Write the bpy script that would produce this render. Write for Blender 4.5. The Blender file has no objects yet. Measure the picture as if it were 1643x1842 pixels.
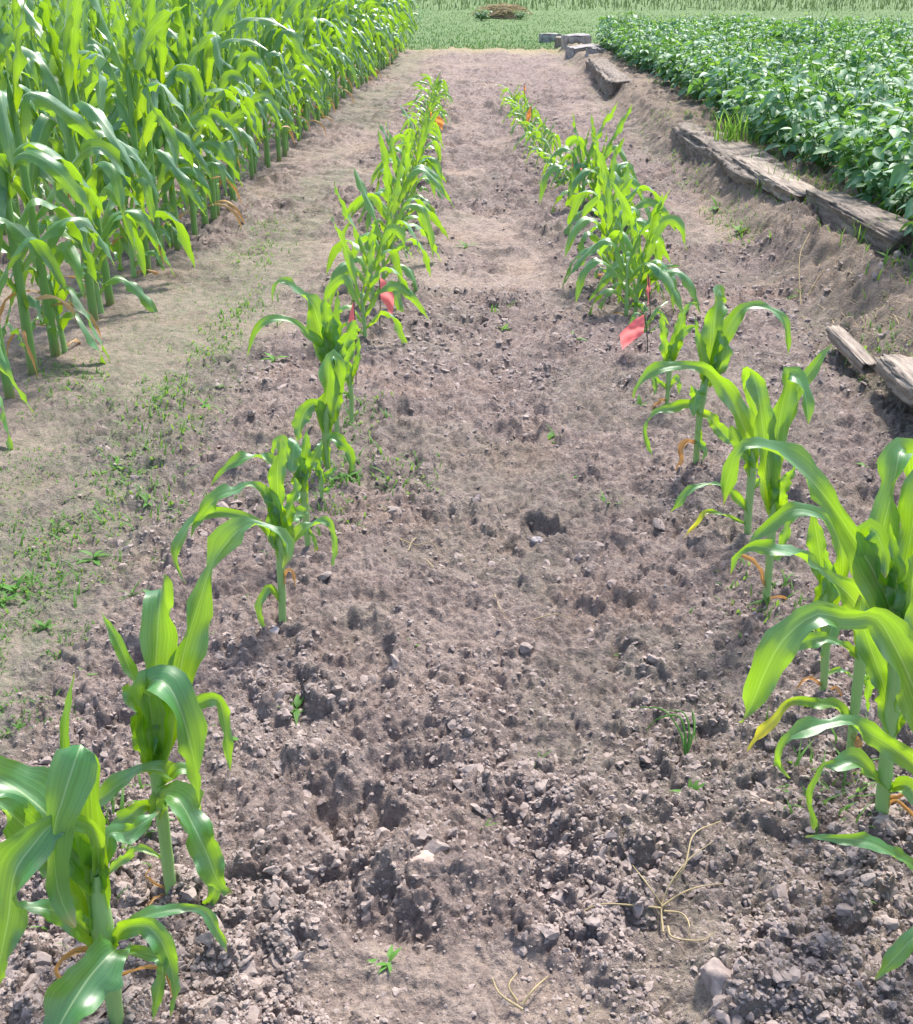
import bpy, math, random
import numpy as np
R = math.radians
scene = bpy.context.scene
col = scene.collection

# ------------------------------------------------------------------ camera
F, H, PITCH, YAW = 2000.0, 1.10, R(26.0), R(1.0)
CX, CY = 821.5, 921.0
cam_d = bpy.data.cameras.new("camera")
cam = bpy.data.objects.new("camera", cam_d)
col.objects.link(cam)
cam.location = (0, 0, H)
cam.rotation_euler = (math.pi / 2 - PITCH, 0, YAW)
cam_d.sensor_fit = 'VERTICAL'
cam_d.sensor_height = 24.0
cam_d.lens = 24.0 * F / 1842.0
cam_d.clip_start = 0.05
cam_d.clip_end = 1500
scene.camera = cam

# ------------------------------------------------------------------ light
SUN_EL, SUN_AZ = R(56), R(24)          # azimuth measured from +Y (ahead) towards +X (right)
world = bpy.data.worlds.new("World")
scene.world = world
world.use_nodes = True
wn = world.node_tree
sky = wn.nodes.new('ShaderNodeTexSky')
sky.sky_type = 'NISHITA'
sky.sun_disc = False
sky.sun_elevation = SUN_EL
sky.sun_rotation = SUN_AZ
sky.dust_density = 2.5
wn.links.new(sky.outputs[0], wn.nodes['Background'].inputs[0])
wn.nodes['Background'].inputs[1].default_value = 0.15
sd = bpy.data.lights.new("sun", 'SUN')
sd.energy = 3.0
sd.angle = R(8)
sd.color = (1.0, 0.95, 0.87)
sun = bpy.data.objects.new("sun", sd)
col.objects.link(sun)
sun.rotation_euler = (math.pi / 2 - SUN_EL, 0, math.pi - SUN_AZ)
sun.rotation_euler = (-(math.pi / 2 - SUN_EL), 0, -SUN_AZ)
scene.view_settings.view_transform = 'Standard'
scene.view_settings.look = 'None'
scene.view_settings.exposure = 1.18
scene.view_settings.gamma = 1.0
scene.cycles.max_bounces = 8
scene.cycles.transmission_bounces = 6
scene.cycles.transparent_max_bounces = 6
scene.cycles.use_denoising = True

# ------------------------------------------------------------------ pixel -> place
cP, sP, cYw, sYw = math.cos(PITCH), math.sin(PITCH), math.cos(YAW), math.sin(YAW)
FWD = np.array([-sYw * cP, cYw * cP, -sP])
RGT = np.array([cYw, sYw, 0.0])
UPV = np.cross(RGT, FWD)
CAM = np.array([0, 0, H])

def ray(px, py):
    return FWD + RGT * ((px - CX) / F) - UPV * ((py - CY) / F)

def G(px, py, z=0.0):
    d = ray(px, py)
    t = (z - H) / d[2]
    return CAM + d * t

# ------------------------------------------------------------------ numpy noise
def hash2(ix, iy, seed):
    h = (ix.astype(np.int64) * 374761393 + iy.astype(np.int64) * 668265263 + seed * 1442695041) & 0xFFFFFFFF
    h = ((h ^ (h >> 13)) * 1274126177) & 0xFFFFFFFF
    h = ((h ^ (h >> 16)) * 2246822519) & 0xFFFFFFFF
    h = h ^ (h >> 15)
    return (h & 0xFFFFFF) / float(0x1000000)

def vnoise(x, y, seed=0):
    ix, iy = np.floor(x), np.floor(y)
    fx, fy = x - ix, y - iy
    fx = fx * fx * fx * (fx * (fx * 6 - 15) + 10)
    fy = fy * fy * fy * (fy * (fy * 6 - 15) + 10)
    a = hash2(ix, iy, seed); b = hash2(ix + 1, iy, seed)
    c = hash2(ix, iy + 1, seed); d = hash2(ix + 1, iy + 1, seed)
    return (a * (1 - fx) + b * fx) * (1 - fy) + (c * (1 - fx) + d * fx) * fy

def fbm(x, y, seed=0, octv=4, gain=0.5):
    s = np.zeros_like(x); a = 1.0; t = 0.0
    for i in range(octv):
        s += a * vnoise(x * 2 ** i + 17.3 * i, y * 2 ** i - 9.1 * i, seed + i * 31)
        t += a; a *= gain
    return s / t

def clods(x, y, cell, seed, dens=0.75):
    """bumpy lumps: each cell holds one rounded lump of its own size and height"""
    x = x / cell; y = y / cell
    wx = x + 0.5 * (vnoise(x * 1.7, y * 1.7, seed + 5) - .5) + .36 * (vnoise(x * 4.3, y * 4.3, seed + 6) - .5)
    wy = y + 0.5 * (vnoise(x * 1.7, y * 1.7, seed + 9) - .5) + .36 * (vnoise(x * 4.3, y * 4.3, seed + 10) - .5)
    ix, iy = np.floor(wx), np.floor(wy)
    out = np.zeros_like(x)
    for dx in (-1, 0, 1):
        for dy in (-1, 0, 1):
            jx, jy = ix + dx, iy + dy
            cx = jx + 0.15 + 0.7 * hash2(jx, jy, seed)
            cy = jy + 0.15 + 0.7 * hash2(jx, jy, seed + 1)
            rr = 0.30 + 0.45 * hash2(jx, jy, seed + 2)
            on = hash2(jx, jy, seed + 3) < dens
            el = 0.7 + 0.6 * hash2(jx, jy, seed + 4)
            d = ((wx - cx) * el) ** 2 + ((wy - cy) / el) ** 2
            tilt = 1 + .5 * ((wx - cx) * (hash2(jx, jy, seed + 6) - .5) + (wy - cy) * (hash2(jx, jy, seed + 7) - .5)) / rr * 2
            h = np.minimum(np.sqrt(np.clip(1 - d / (rr * rr), 0, 1)), .55 + .3 * hash2(jx, jy, seed + 8)) * rr * on * tilt
            out = np.maximum(out, h)
    return out

def sstep(a, b, x):
    t = np.clip((x - a) / (b - a), 0, 1)
    return t * t * (3 - 2 * t)

# ------------------------------------------------------------------ terrain
def rowL(y):
    return np.interp(y, [0.5, 1.5, 2.8, 5, 9.5], [-.41, -.395, -.34, -.36, -.40])
def rowR(y):
    return np.interp(y, [0.5, 1.5, 3, 5, 8, 12], [.58, .575, .53, .50, .33, .28])

# dents (footprints, holes) and heaps, located on the soil
DENTS = [(615, 1590, .055, .12, .035, 25), (585, 1480, .04, .09, .022, 30), (960, 968, .034, .036, .032, 0), (905, 800, .07, .06, .022, 0),
         (800, 955, .05, .06, .02, 0), (1290, 1590, .06, .11, .014, -10), (1225, 1760, .05, .10, .020, 15), (730, 830, .06, .10, .014, 10),
         (640, 1200, .05, .11, .022, 20), (360, 885, .07, .08, .02, 0), (340, 1450, .05, .05, .015, 0), (1330, 905, .05, .05, .015, 0),
         (740, 1430, .08, .06, .018, 0), (500, 665, .12, .09, .02, 0), (1040, 1160, .05, .08, .014, 0), (700, 430, .10, .10, .02, 0),
         (880, 480, .08, .16, .02, 0), (960, 600, .1, .12, .018, 0), (210, 1215, .05, .06, .02, 0), (1560, 900, .05, .05, .02, 0),
         (920, 1500, .09, .07, .018, 0), (1480, 930, .05, .05, .02, 0), (450, 950, .05, .07, .018, 0)]
HEAPS = [(760, 1580, .06, .07, .022), (690, 1560, .05, .05, .012), (850, 940, .05, .04, .012), (1320, 1790, .07, .06, .02), (560, 1420, .07, .06, .015),
         (250, 1480, .1, .08, .012), (700, 1160, .06, .05, .015), (1060, 1000, .06, .05, .015), (1000, 880, .08, .07, .012), (600, 1640, .05, .06, .015)]

def zones(x, y):
    """masks that are properties of the soil itself: sandy smooth crust, moss film, lawn, bank"""
    n1 = fbm(x / .55, y / .75, 11, 4)
    n2 = fbm(x / .16, y / .2, 23, 3)
    n3 = fbm(x / 1.1, y / 1.6, 37, 3)
    nearrow = np.exp(-((x - rowL(y)) / .20) ** 2) + np.exp(-((x - rowR(y)) / .20) ** 2)
    mid = np.exp(-((x - .10) / .17) ** 2)
    lane = sstep(-.58, -.80, x) * sstep(-6.5, -1.5, x)
    sm = n1 + .25 * (n2 - .5) + .02 * mid * sstep(1.5, 2.0, y) + .16 * lane - .09 * nearrow - .02
    sm -= .085 * np.exp(-((x - .06) / .34) ** 2) * sstep(3.4, 2.8, y)
    sm -= .06 * sstep(1.9, 1.2, y) * (x > -.8)
    smooth = sstep(.545, .72, sm) * (1 - .75 * np.exp(-((x - .06) / .36) ** 4) * sstep(3.2, 2.7, y))
    for (px, py, rx, ry) in ((860, 890, .10, .14), (850, 1060, .08, .06), (1280, 700, .13, .25), (1250, 1700, .08, .10), (700, 1790, .13, .08),
                             (900, 1820, .2, .09), (780, 1500, .10, .10), (120, 1080, .18, .2), (450, 720, .12, .2), (40, 950, .3, .3), (1230, 1770, .06, .1)):
        g = G(px, py)
        d = ((x - g[0]) / rx) ** 2 + ((y - g[1]) / ry) ** 2
        smooth = np.maximum(smooth, (.75 if py > 1600 else .3) * sstep(1.2, .3, d + 1.6 * (n1 - .5) + .8 * (n2 - .5)))
    bank = sstep(1.10, 1.30, x + .10 * (n1 - .5))
    moss = lane * sstep(.47, .60, n3 * .45 + n1 * .55 + .10 * np.exp(-((x + .85) / .22) ** 2)) * sstep(-1.35, -1.05, x) * .9
    moss = np.maximum(moss, .7 * np.exp(-((x - 1.16) / .10) ** 2) * sstep(.38, .55, n3))
    moss = np.maximum(moss, .9 * np.exp(-((x - 1.24) / .12) ** 2 - ((y - 2.75) / .55) ** 2))
    moss = np.maximum(moss, .35 * sstep(.50, .64, fbm(x / .4, y / .5, 71, 3)) * sstep(9, 6, y))
    edge = 17.9 + 1.0 * (fbm(x / 2.2, y / 2.2, 41, 3) - .5) + .12 * np.clip(x - 1, 0, 5)
    lawn = sstep(-.25, .5, y - edge)
    straw = np.exp(-((y - edge + .2) / .8) ** 2) * sstep(-1.5, 0.3, x) + .6 * np.exp(-((y - edge) / .5) ** 2)
    return smooth, moss, lawn, bank, straw, n1, n2, n3, nearrow

def ground_h(x, y, detail=True):
    smooth, moss, lawn, bank, straw, n1, n2, n3, nearrow = zones(x, y)
    n4 = fbm(x / .05, y / .06, 83, 3)
    n5 = fbm(x / .11 + 7, y / .12, 89, 3)
    h = .030 * (n1 - .5) + .020 * (n3 - .5) + .016 * nearrow
    h = h + .018 * np.exp(-((x + 1.28) / .22) ** 2)
    # raised bank on the right behind the old timbers
    bh = np.interp(y, [0, 2.5, 5, 9, 17, 20, 24], [.16, .17, .17, .15, .11, .03, 0])
    toe = 1.15 + .07 * (n1 - .5) * 2
    h = h + bh * sstep(0, .24, x - toe) * (0.93 + .25 * (n2 - .5)) + .02 * bank * (n2 - .5)
    for (px, py, rx, ry, dp, ang) in DENTS:
        g = G(px, py); c, s = math.cos(R(ang)), math.sin(R(ang))
        dx, dy = x - g[0] + .06 * (n4 - .5) + .10 * (n2 - .5), y - g[1] + .10 * (n5 - .5)
        u = (dx * c + dy * s) / rx; v = (-dx * s + dy * c) / ry
        d = np.clip(u * u + v * v + 1.1 * (n2 - .5) + 1.0 * (n4 - .5), 0, None)
        h = h - dp * np.exp(-d * d * .9) + .3 * dp * np.exp(-((np.sqrt(np.abs(d)) - 1.45) / .35) ** 2)
    for (px, py, rx, ry, hp) in HEAPS:
        g = G(px, py)
        d = ((x - g[0]) / rx) ** 2 + ((y - g[1]) / ry) ** 2
        h = h + hp * np.exp(-d) * (.6 + .8 * n2)
    A = (1 - smooth) * (1 - lawn)
    A = A * (1 - .45 * moss)
    if detail:
        A = .22 + .78 * A
        A = A * (1 - lawn) * (1 + .35 * sstep(2.5, 6, y))
        A2 = A * (0.45 + 1.1 * n2)
        h = h + A2 * (.30 * clods(x, y, .10, 101, .40) * .10 + .46 * clods(x, y, .05, 131, .62) * .05
                      + .62 * clods(x, y, .026, 151, .75) * .026 * (.25 + .75 * sstep(9, 4.5, y)))
        near_ = sstep(5.0, 2.6, y)
        h = h + A * near_ * (.62 * clods(x, y, .013, 171, .8) * .013)
        bil = np.abs(fbm(x / .035, y / .04, 5, 4) - .5) * 2
        bil2 = np.abs(fbm(x / .10, y / .11, 7, 4) - .5) * 2
        h = h + A * (.014 * bil + .020 * bil2) + near_ * (.004 + .006 * A) * (fbm(x / .012, y / .013, 8, 2) - .5) * (1 - lawn)
        h = h + .003 * (1 - lawn) * (fbm(x / .09, y / .12, 6, 2) - .5)
        slope = np.exp(-((x - 1.27) / .14) ** 2)
        wx_, wy_ = x + .09 * (fbm(x / .13, y / .13, 63, 3) - .5), y + .09 * (fbm(x / .13 + 9, y / .13, 64, 3) - .5)
        h = h + bank * (1 - lawn) * (.030 + .04 * slope) * (fbm(wx_ / .12, wy_ / .14, 61, 4) - .5) + bank * (.5 + .6 * slope) * .3 * clods(wx_, wy_, .11, 68, .5) * .11
        h = h + bank * .010 * np.abs(fbm(wx_ / .045, wy_ / .045, 69, 3) - .5)
        # shallow tread ridges in the far half of the plot
        h = h + .030 * sstep(2.5, 6, y) * (1 - lawn) * (1 - bank) * (fbm(x / .16, y / .10, 77, 3) - .5) * 2
    h = h + lawn * .03 * (fbm(x / 1.5, y / 1.5, 51, 3) - .5)
    return h

def gz(x, y):
    return float(ground_h(np.array([float(x)]), np.array([float(y)]), False)[0])

def GG(px, py):
    """pixel -> point on the real ground (bank included)"""
    z = 0.0
    for _ in range(4):
        p = G(px, py, z); z = gz(p[0], p[1])
    p = G(px, py, z)
    return p

# ------------------------------------------------------------------ mesh helpers
def mesh_np(name, V, Fq, mats, uv=None, smooth=True, matidx=None, attrs=None):
    me = bpy.data.meshes.new(name)
    V = np.ascontiguousarray(V, dtype=np.float32); Fq = np.ascontiguousarray(Fq, dtype=np.int32)
    k = Fq.shape[1]
    me.vertices.add(len(V)); me.vertices.foreach_set('co', V.ravel())
    me.loops.add(Fq.size); me.loops.foreach_set('vertex_index', Fq.ravel())
    me.polygons.add(len(Fq))
    me.polygons.foreach_set('loop_start', np.arange(0, Fq.size, k, dtype=np.int32))
    me.polygons.foreach_set('loop_total', np.full(len(Fq), k, dtype=np.int32))
    if matidx is not None:
        me.polygons.foreach_set('material_index', np.asarray(matidx, dtype=np.int32))
    me.polygons.foreach_set('use_smooth', np.full(len(Fq), smooth, dtype=bool))
    if uv is not None:
        ul = me.uv_layers.new(name='UVMap')
        ul.data.foreach_set('uv', np.ascontiguousarray(uv[Fq.ravel()], dtype=np.float32).ravel())
    if attrs:
        for an, av in attrs.items():
            a = me.attributes.new(an, 'FLOAT', 'POINT')
            a.data.foreach_set('value', np.ascontiguousarray(av, dtype=np.float32))
    for m in (mats if isinstance(mats, (list, tuple)) else [mats]):
        me.materials.append(m)
    me.update(calc_edges=True)
    me.validate()
    return me

def link(name, me, parent=None, loc=None):
    o = bpy.data.objects.new(name, me)
    col.objects.link(o)
    if parent is not None:
        o.parent = parent
    if loc is not None:
        o.location = loc
    return o

def empty(name, loc, rz=0.0):
    o = bpy.data.objects.new(name, None)
    o.empty_display_size = .05
    col.objects.link(o); o.location = loc; o.rotation_euler = (0, 0, rz)
    return o

def tag(o, label=None, cat=None, group=None, kind=None):
    if label: o['label'] = label
    if cat: o['category'] = cat
    if group: o['group'] = group
    if kind: o['kind'] = kind
    return o

class Acc:
    """collects quads into one mesh"""
    def __init__(s): s.V = []; s.F = []; s.U = []; s.M = []; s.n = 0
    def add(s, V, Fq, U=None, mi=0):
        s.V.append(V); s.F.append(Fq + s.n); s.n += len(V)
        s.U.append(U if U is not None else np.zeros((len(V), 2))); s.M.append(np.full(len(Fq), mi))
        return s
    def mesh(s, name, mats, smooth=True):
        return mesh_np(name, np.concatenate(s.V), np.concatenate(s.F), mats, np.concatenate(s.U), smooth, np.concatenate(s.M))

def unit(v):
    return v / np.maximum(np.linalg.norm(v, axis=-1, keepdims=True), 1e-9)

def catmull(P, n):
    """resample control rows (k x c) to n points through a Catmull-Rom spline, spaced by length of the first 3 columns"""
    P = np.asarray(P, float)
    Q = np.vstack([2 * P[0] - P[1], P, 2 * P[-1] - P[-2]])
    out = []
    for i in range(1, len(Q) - 2):
        t = np.linspace(0, 1, 12, endpoint=False)[:, None]
        a, b, c, d = Q[i - 1], Q[i], Q[i + 1], Q[i + 2]
        out.append(.5 * ((2 * b) + (-a + c) * t + (2 * a - 5 * b + 4 * c - d) * t ** 2 + (-a + 3 * b - 3 * c + d) * t ** 3))
    out.append(P[-1:]); S = np.vstack(out)
    L = np.concatenate([[0], np.cumsum(np.linalg.norm(np.diff(S[:, :3], axis=0), axis=1))])
    u = np.linspace(0, L[-1], n)
    return np.stack([np.interp(u, L, S[:, j]) for j in range(S.shape[1])], 1)

def ribbon(P, W, B, M, fold, rip, rf, ph):
    T = unit(np.gradient(P, axis=0))
    B = unit(B - T * (B * T).sum(1, keepdims=True))
    N = np.cross(B, T)
    n = len(P); t = np.linspace(0, 1, n)[:, None]
    s = np.linspace(-1, 1, M + 1)[None, :]
    hw = (W / 2)[:, None]
    fa = fold[:, None]
    lat = s * hw * np.cos(fa)
    nor = (np.abs(s) ** 1.3) * hw * np.sin(fa)
    side = np.where(s > 0, 1.9, 0.0)
    wv = rip * np.sin(2 * np.pi * rf * t + ph + side) * (np.abs(s) ** 2.2) * np.sqrt(np.clip(t * 6, 0, 1)) * (W / max(W.max(), 1e-6))[:, None]
    W = W * (1 + .05 * np.sin(t[:, 0] * 23 + ph * 3) + .04 * np.sin(t[:, 0] * 51 + ph))
    lat = lat * (W[:, None] / np.maximum(hw * 2, 1e-9))
    nor = nor + .035 * hw * np.cos(s * 9.0 + ph) * (np.abs(s) < .99)
    wv2 = .40 * rip * np.sin(2 * np.pi * rf * 2.3 * t + ph * 2.1 - side) * (np.abs(s) ** 3)
    V = P[:, None, :] + B[:, None, :] * lat[..., None] + N[:, None, :] * (nor + wv + wv2)[..., None]
    V = V.reshape(-1, 3)
    i = np.arange(n - 1)[:, None] * (M + 1) + np.arange(M)[None, :]
    i = i.ravel()
    Fq = np.stack([i, i + 1, i + M + 2, i + M + 1], 1)
    U = np.stack([np.broadcast_to((s + 1) / 2, (n, M + 1)).ravel(), np.broadcast_to(t, (n, M + 1)).ravel()], 1)
    return V, Fq, U

def tube(P, rad, k=8):
    P = np.asarray(P, float); n = len(P)
    T = unit(np.gradient(P, axis=0))
    ref = np.array([0.13, 1.0, .07]); ref = np.broadcast_to(ref, T.shape)
    A = unit(np.cross(T, ref)); Bn = np.cross(T, A)
    a = np.linspace(0, 2 * np.pi, k, endpoint=False)
    V = P[:, None, :] + (A[:, None, :] * np.cos(a)[None, :, None] + Bn[:, None, :] * np.sin(a)[None, :, None]) * np.asarray(rad)[:, None, None]
    V = V.reshape(-1, 3)
    f = []
    j = np.arange(k)
    for i in range(n - 1):
        f.append(np.stack([i * k + j, i * k + (j + 1) % k, (i + 1) * k + (j + 1) % k, (i + 1) * k + j], 1))
    U = np.stack([np.tile(j / k, n), np.repeat(np.linspace(0, 1, n), k)], 1)
    return V, np.concatenate(f), U

# ------------------------------------------------------------------ materials
def new_mat(name):
    m = bpy.data.materials.new(name); m.use_nodes = True
    nt = m.node_tree
    bs = nt.nodes['Principled BSDF']
    return m, nt, bs

def N(nt, typ, **kw):
    n = nt.nodes.new(typ)
    for k, v in kw.items():
        if k.startswith('i_'):
            n.inputs[k[2:].replace('_', ' ')].default_value = v
        else:
            setattr(n, k, v)
    return n

def mixc(nt, fac, a, b, mode='MIX'):
    n = nt.nodes.new('ShaderNodeMix'); n.data_type = 'RGBA'; n.blend_type = mode
    for s, v in ((n.inputs[0], fac), (n.inputs[6], a), (n.inputs[7], b)):
        if isinstance(v, (int, float)): s.default_value = v
        elif isinstance(v, tuple): s.default_value = v if len(v) == 4 else v + (1,)
        else: nt.links.new(v, s)
    return n.outputs[2]

def ramp(nt, src, stops):
    n = nt.nodes.new('ShaderNodeValToRGB')
    el = n.color_ramp.elements
    while len(el) < len(stops): el.new(.5)
    for e, (p, c) in zip(el, stops):
        e.position = p; e.color = c if len(c) == 4 else tuple(c) + (1,)
    nt.links.new(src, n.inputs[0])
    return n.outputs[0]

def math_(nt, op, a, b=None):
    n = nt.nodes.new('ShaderNodeMath'); n.operation = op
    for s, v in zip(n.inputs, (a, b)):
        if v is None: continue
        if isinstance(v, (int, float)): s.default_value = v
        else: nt.links.new(v, s)
    return n.outputs[0]

def leaf_mat(name, top, top2, lit, trans=.5, rough=.36, spec=.5, young=None, stripes=30, midrib=(.30, .42, .16), tipcol=None, vary=.25, bump=.25, coat=.85):
    m, nt, bs = new_mat(name)
    uv = N(nt, 'ShaderNodeUVMap')
    mp = N(nt, 'ShaderNodeMapping'); mp.inputs['Scale'].default_value = (stripes, 1.2, 1)
    nt.links.new(uv.outputs[0], mp.inputs[0])
    nz = N(nt, 'ShaderNodeTexNoise'); nz.inputs['Scale'].default_value = 1.0; nz.inputs['Detail'].default_value = 2
    nt.links.new(mp.outputs[0], nz.inputs[0])
    tc = N(nt, 'ShaderNodeTexCoord')
    nb = N(nt, 'ShaderNodeTexNoise'); nb.inputs['Scale'].default_value = 9.0; nb.inputs['Detail'].default_value = 3
    nt.links.new(tc.outputs['Object'], nb.inputs[0])
    oi = N(nt, 'ShaderNodeObjectInfo')
    f1 = math_(nt, 'ADD', math_(nt, 'MULTIPLY', nb.outputs[0], 1.1), math_(nt, 'MULTIPLY', math_(nt, 'SUBTRACT', oi.outputs['Random'], .5), vary * 2))
    basec = mixc(nt, math_(nt, 'SUBTRACT', f1, .1), top, top2)
    sep = N(nt, 'ShaderNodeSeparateXYZ'); nt.links.new(uv.outputs[0], sep.inputs[0])
    if young:
        yf = ramp(nt, sep.outputs[1], [(.04, (1, 1, 1)), (.42, (0, 0, 0))])
        basec = mixc(nt, math_(nt, 'MULTIPLY', yf, .85), basec, young)
    st = ramp(nt, nz.outputs[0], [(.35, (.76, .76, .76)), (.65, (1.14, 1.14, 1.08))])
    basec = mixc(nt, 1.0, basec, st, 'MULTIPLY')
    if tipcol:
        tf = ramp(nt, sep.outputs[1], [(.5, (0, 0, 0)), (.85, (1, 1, 1))])
        basec = mixc(nt, tf, basec, tipcol)
    if midrib:
        d = math_(nt, 'ABSOLUTE', math_(nt, 'SUBTRACT', sep.outputs[0], .5))
        mr = ramp(nt, d, [(.012, (1, 1, 1)), (.03, (0, 0, 0))])
        mf = math_(nt, 'MULTIPLY', mr, .9)
        basec = mixc(nt, mf, basec, midrib)
    if young:
        basec = mixc(nt, ramp(nt, sep.outputs[1], [(.955, (0, 0, 0)), (.99, (1, 1, 1))]), basec, (.42, .30, .12))
    nt.links.new(basec, bs.inputs['Base Color'])
    nt.links.new(math_(nt, 'ADD', math_(nt, 'MULTIPLY', nb.outputs[0], .30), rough - .13), bs.inputs['Roughness'])
    bs.inputs['Specular IOR Level'].default_value = spec
    if coat: bs.inputs['Coat Weight'].default_value = coat; bs.inputs['Coat Roughness'].default_value = .46; bs.inputs['Coat IOR'].default_value = 1.6
    bp = N(nt, 'ShaderNodeBump'); bp.inputs['Strength'].default_value = bump; bp.inputs['Distance'].default_value = .002
    nt.links.new(nz.outputs[0], bp.inputs['Height']); nt.links.new(bp.outputs[0], bs.inputs['Normal'])
    tr = N(nt, 'ShaderNodeBsdfTranslucent')
    litc = mixc(nt, math_(nt, 'MULTIPLY', yf, 1.0), lit, (.66, .90, .01)) if young else lit
    tcx = mixc(nt, 1.0, mixc(nt, f1, litc, tuple(c * .72 for c in lit)), st, 'MULTIPLY')
    if tipcol: tcx = mixc(nt, tf, tcx, tuple(min(1, c * 1.8) for c in tipcol))
    nt.links.new(tcx, tr.inputs[0])
    mx = N(nt, 'ShaderNodeMixShader'); mx.inputs[0].default_value = trans
    nt.links.new(bs.outputs[0], mx.inputs[1]); nt.links.new(tr.outputs[0], mx.inputs[2])
    nt.links.new(mx.outputs[0], nt.nodes['Material Output'].inputs['Surface'])
    return m

M_LEAF = leaf_mat('corn_leaf', (.045, .20, .085), (.06, .26, .07), (.46, .80, .01), .38, .36, 1.0, (.20, .40, .03), 46, (.34, .50, .24))
M_LEAFB = leaf_mat('corn_leaf_field', (.04, .18, .095), (.055, .23, .08), (.42, .74, .01), .37, .34, 1.0, (.12, .30, .04), 46, (.34, .48, .26))
M_TIP = leaf_mat('corn_leaf_yellow_tip', (.07, .22, .04), (.09, .25, .03), (.45, .75, .03), .45, tipcol=(.75, .55, .03))
M_DRY = leaf_mat('dry_leaf', (.55, .28, .10), (.62, .42, .20), (.8, .4, .12), .3, .7, .2, None, 18, None)
M_BUSH = leaf_mat('bush_leaf', (.09, .23, .155), (.145, .31, .155), (.26, .55, .05), .28, .52, .65, None, 5, (.12, .26, .08), vary=.5, bump=.8, coat=0)
M_BUSHTIP = leaf_mat('bush_new_leaf', (.16, .34, .06), (.22, .42, .06), (.45, .75, .05), .35, .5, .4, None, 5, (.3, .45, .15), vary=.3, bump=.6, coat=0)
M_WEED = leaf_mat('weed_leaf', (.09, .22, .05), (.12, .30, .05), (.35, .62, .08), .35, .6, .3, None, 6, None, vary=.6, coat=0)
M_STRAW = leaf_mat('straw', (.42, .33, .18), (.55, .45, .28), (.5, .4, .2), .15, .8, .2, None, 6, None, coat=0)

def stalk_mat(name, c1, c2, low):
    m, nt, bs = new_mat(name)
    uv = N(nt, 'ShaderNodeUVMap'); sep = N(nt, 'ShaderNodeSeparateXYZ'); nt.links.new(uv.outputs[0], sep.inputs[0])
    mp = N(nt, 'ShaderNodeMapping'); mp.inputs['Scale'].default_value = (16, 3, 1); nt.links.new(uv.outputs[0], mp.inputs[0])
    nz = N(nt, 'ShaderNodeTexNoise'); nz.inputs['Scale'].default_value = 1.0; nt.links.new(mp.outputs[0], nz.inputs[0])
    c = mixc(nt, nz.outputs[0], c1, c2)
    lf = ramp(nt, sep.outputs[1], [(.0, (1, 1, 1)), (.10, (0, 0, 0))])
    c = mixc(nt, lf, c, low)
    nt.links.new(c, bs.inputs['Base Color']); bs.inputs['Roughness'].default_value = .45
    bs.inputs['Subsurface Weight'].default_value = .15; bs.inputs['Subsurface Radius'].default_value = (.01, .02, .004)
    return m
M_STALK = stalk_mat('corn_stalk', (.22, .40, .13), (.33, .52, .18), (.36, .38, .18))
M_STALKB = stalk_mat('corn_stalk_field', (.12, .28, .07), (.22, .40, .10), (.22, .15, .07))

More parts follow.
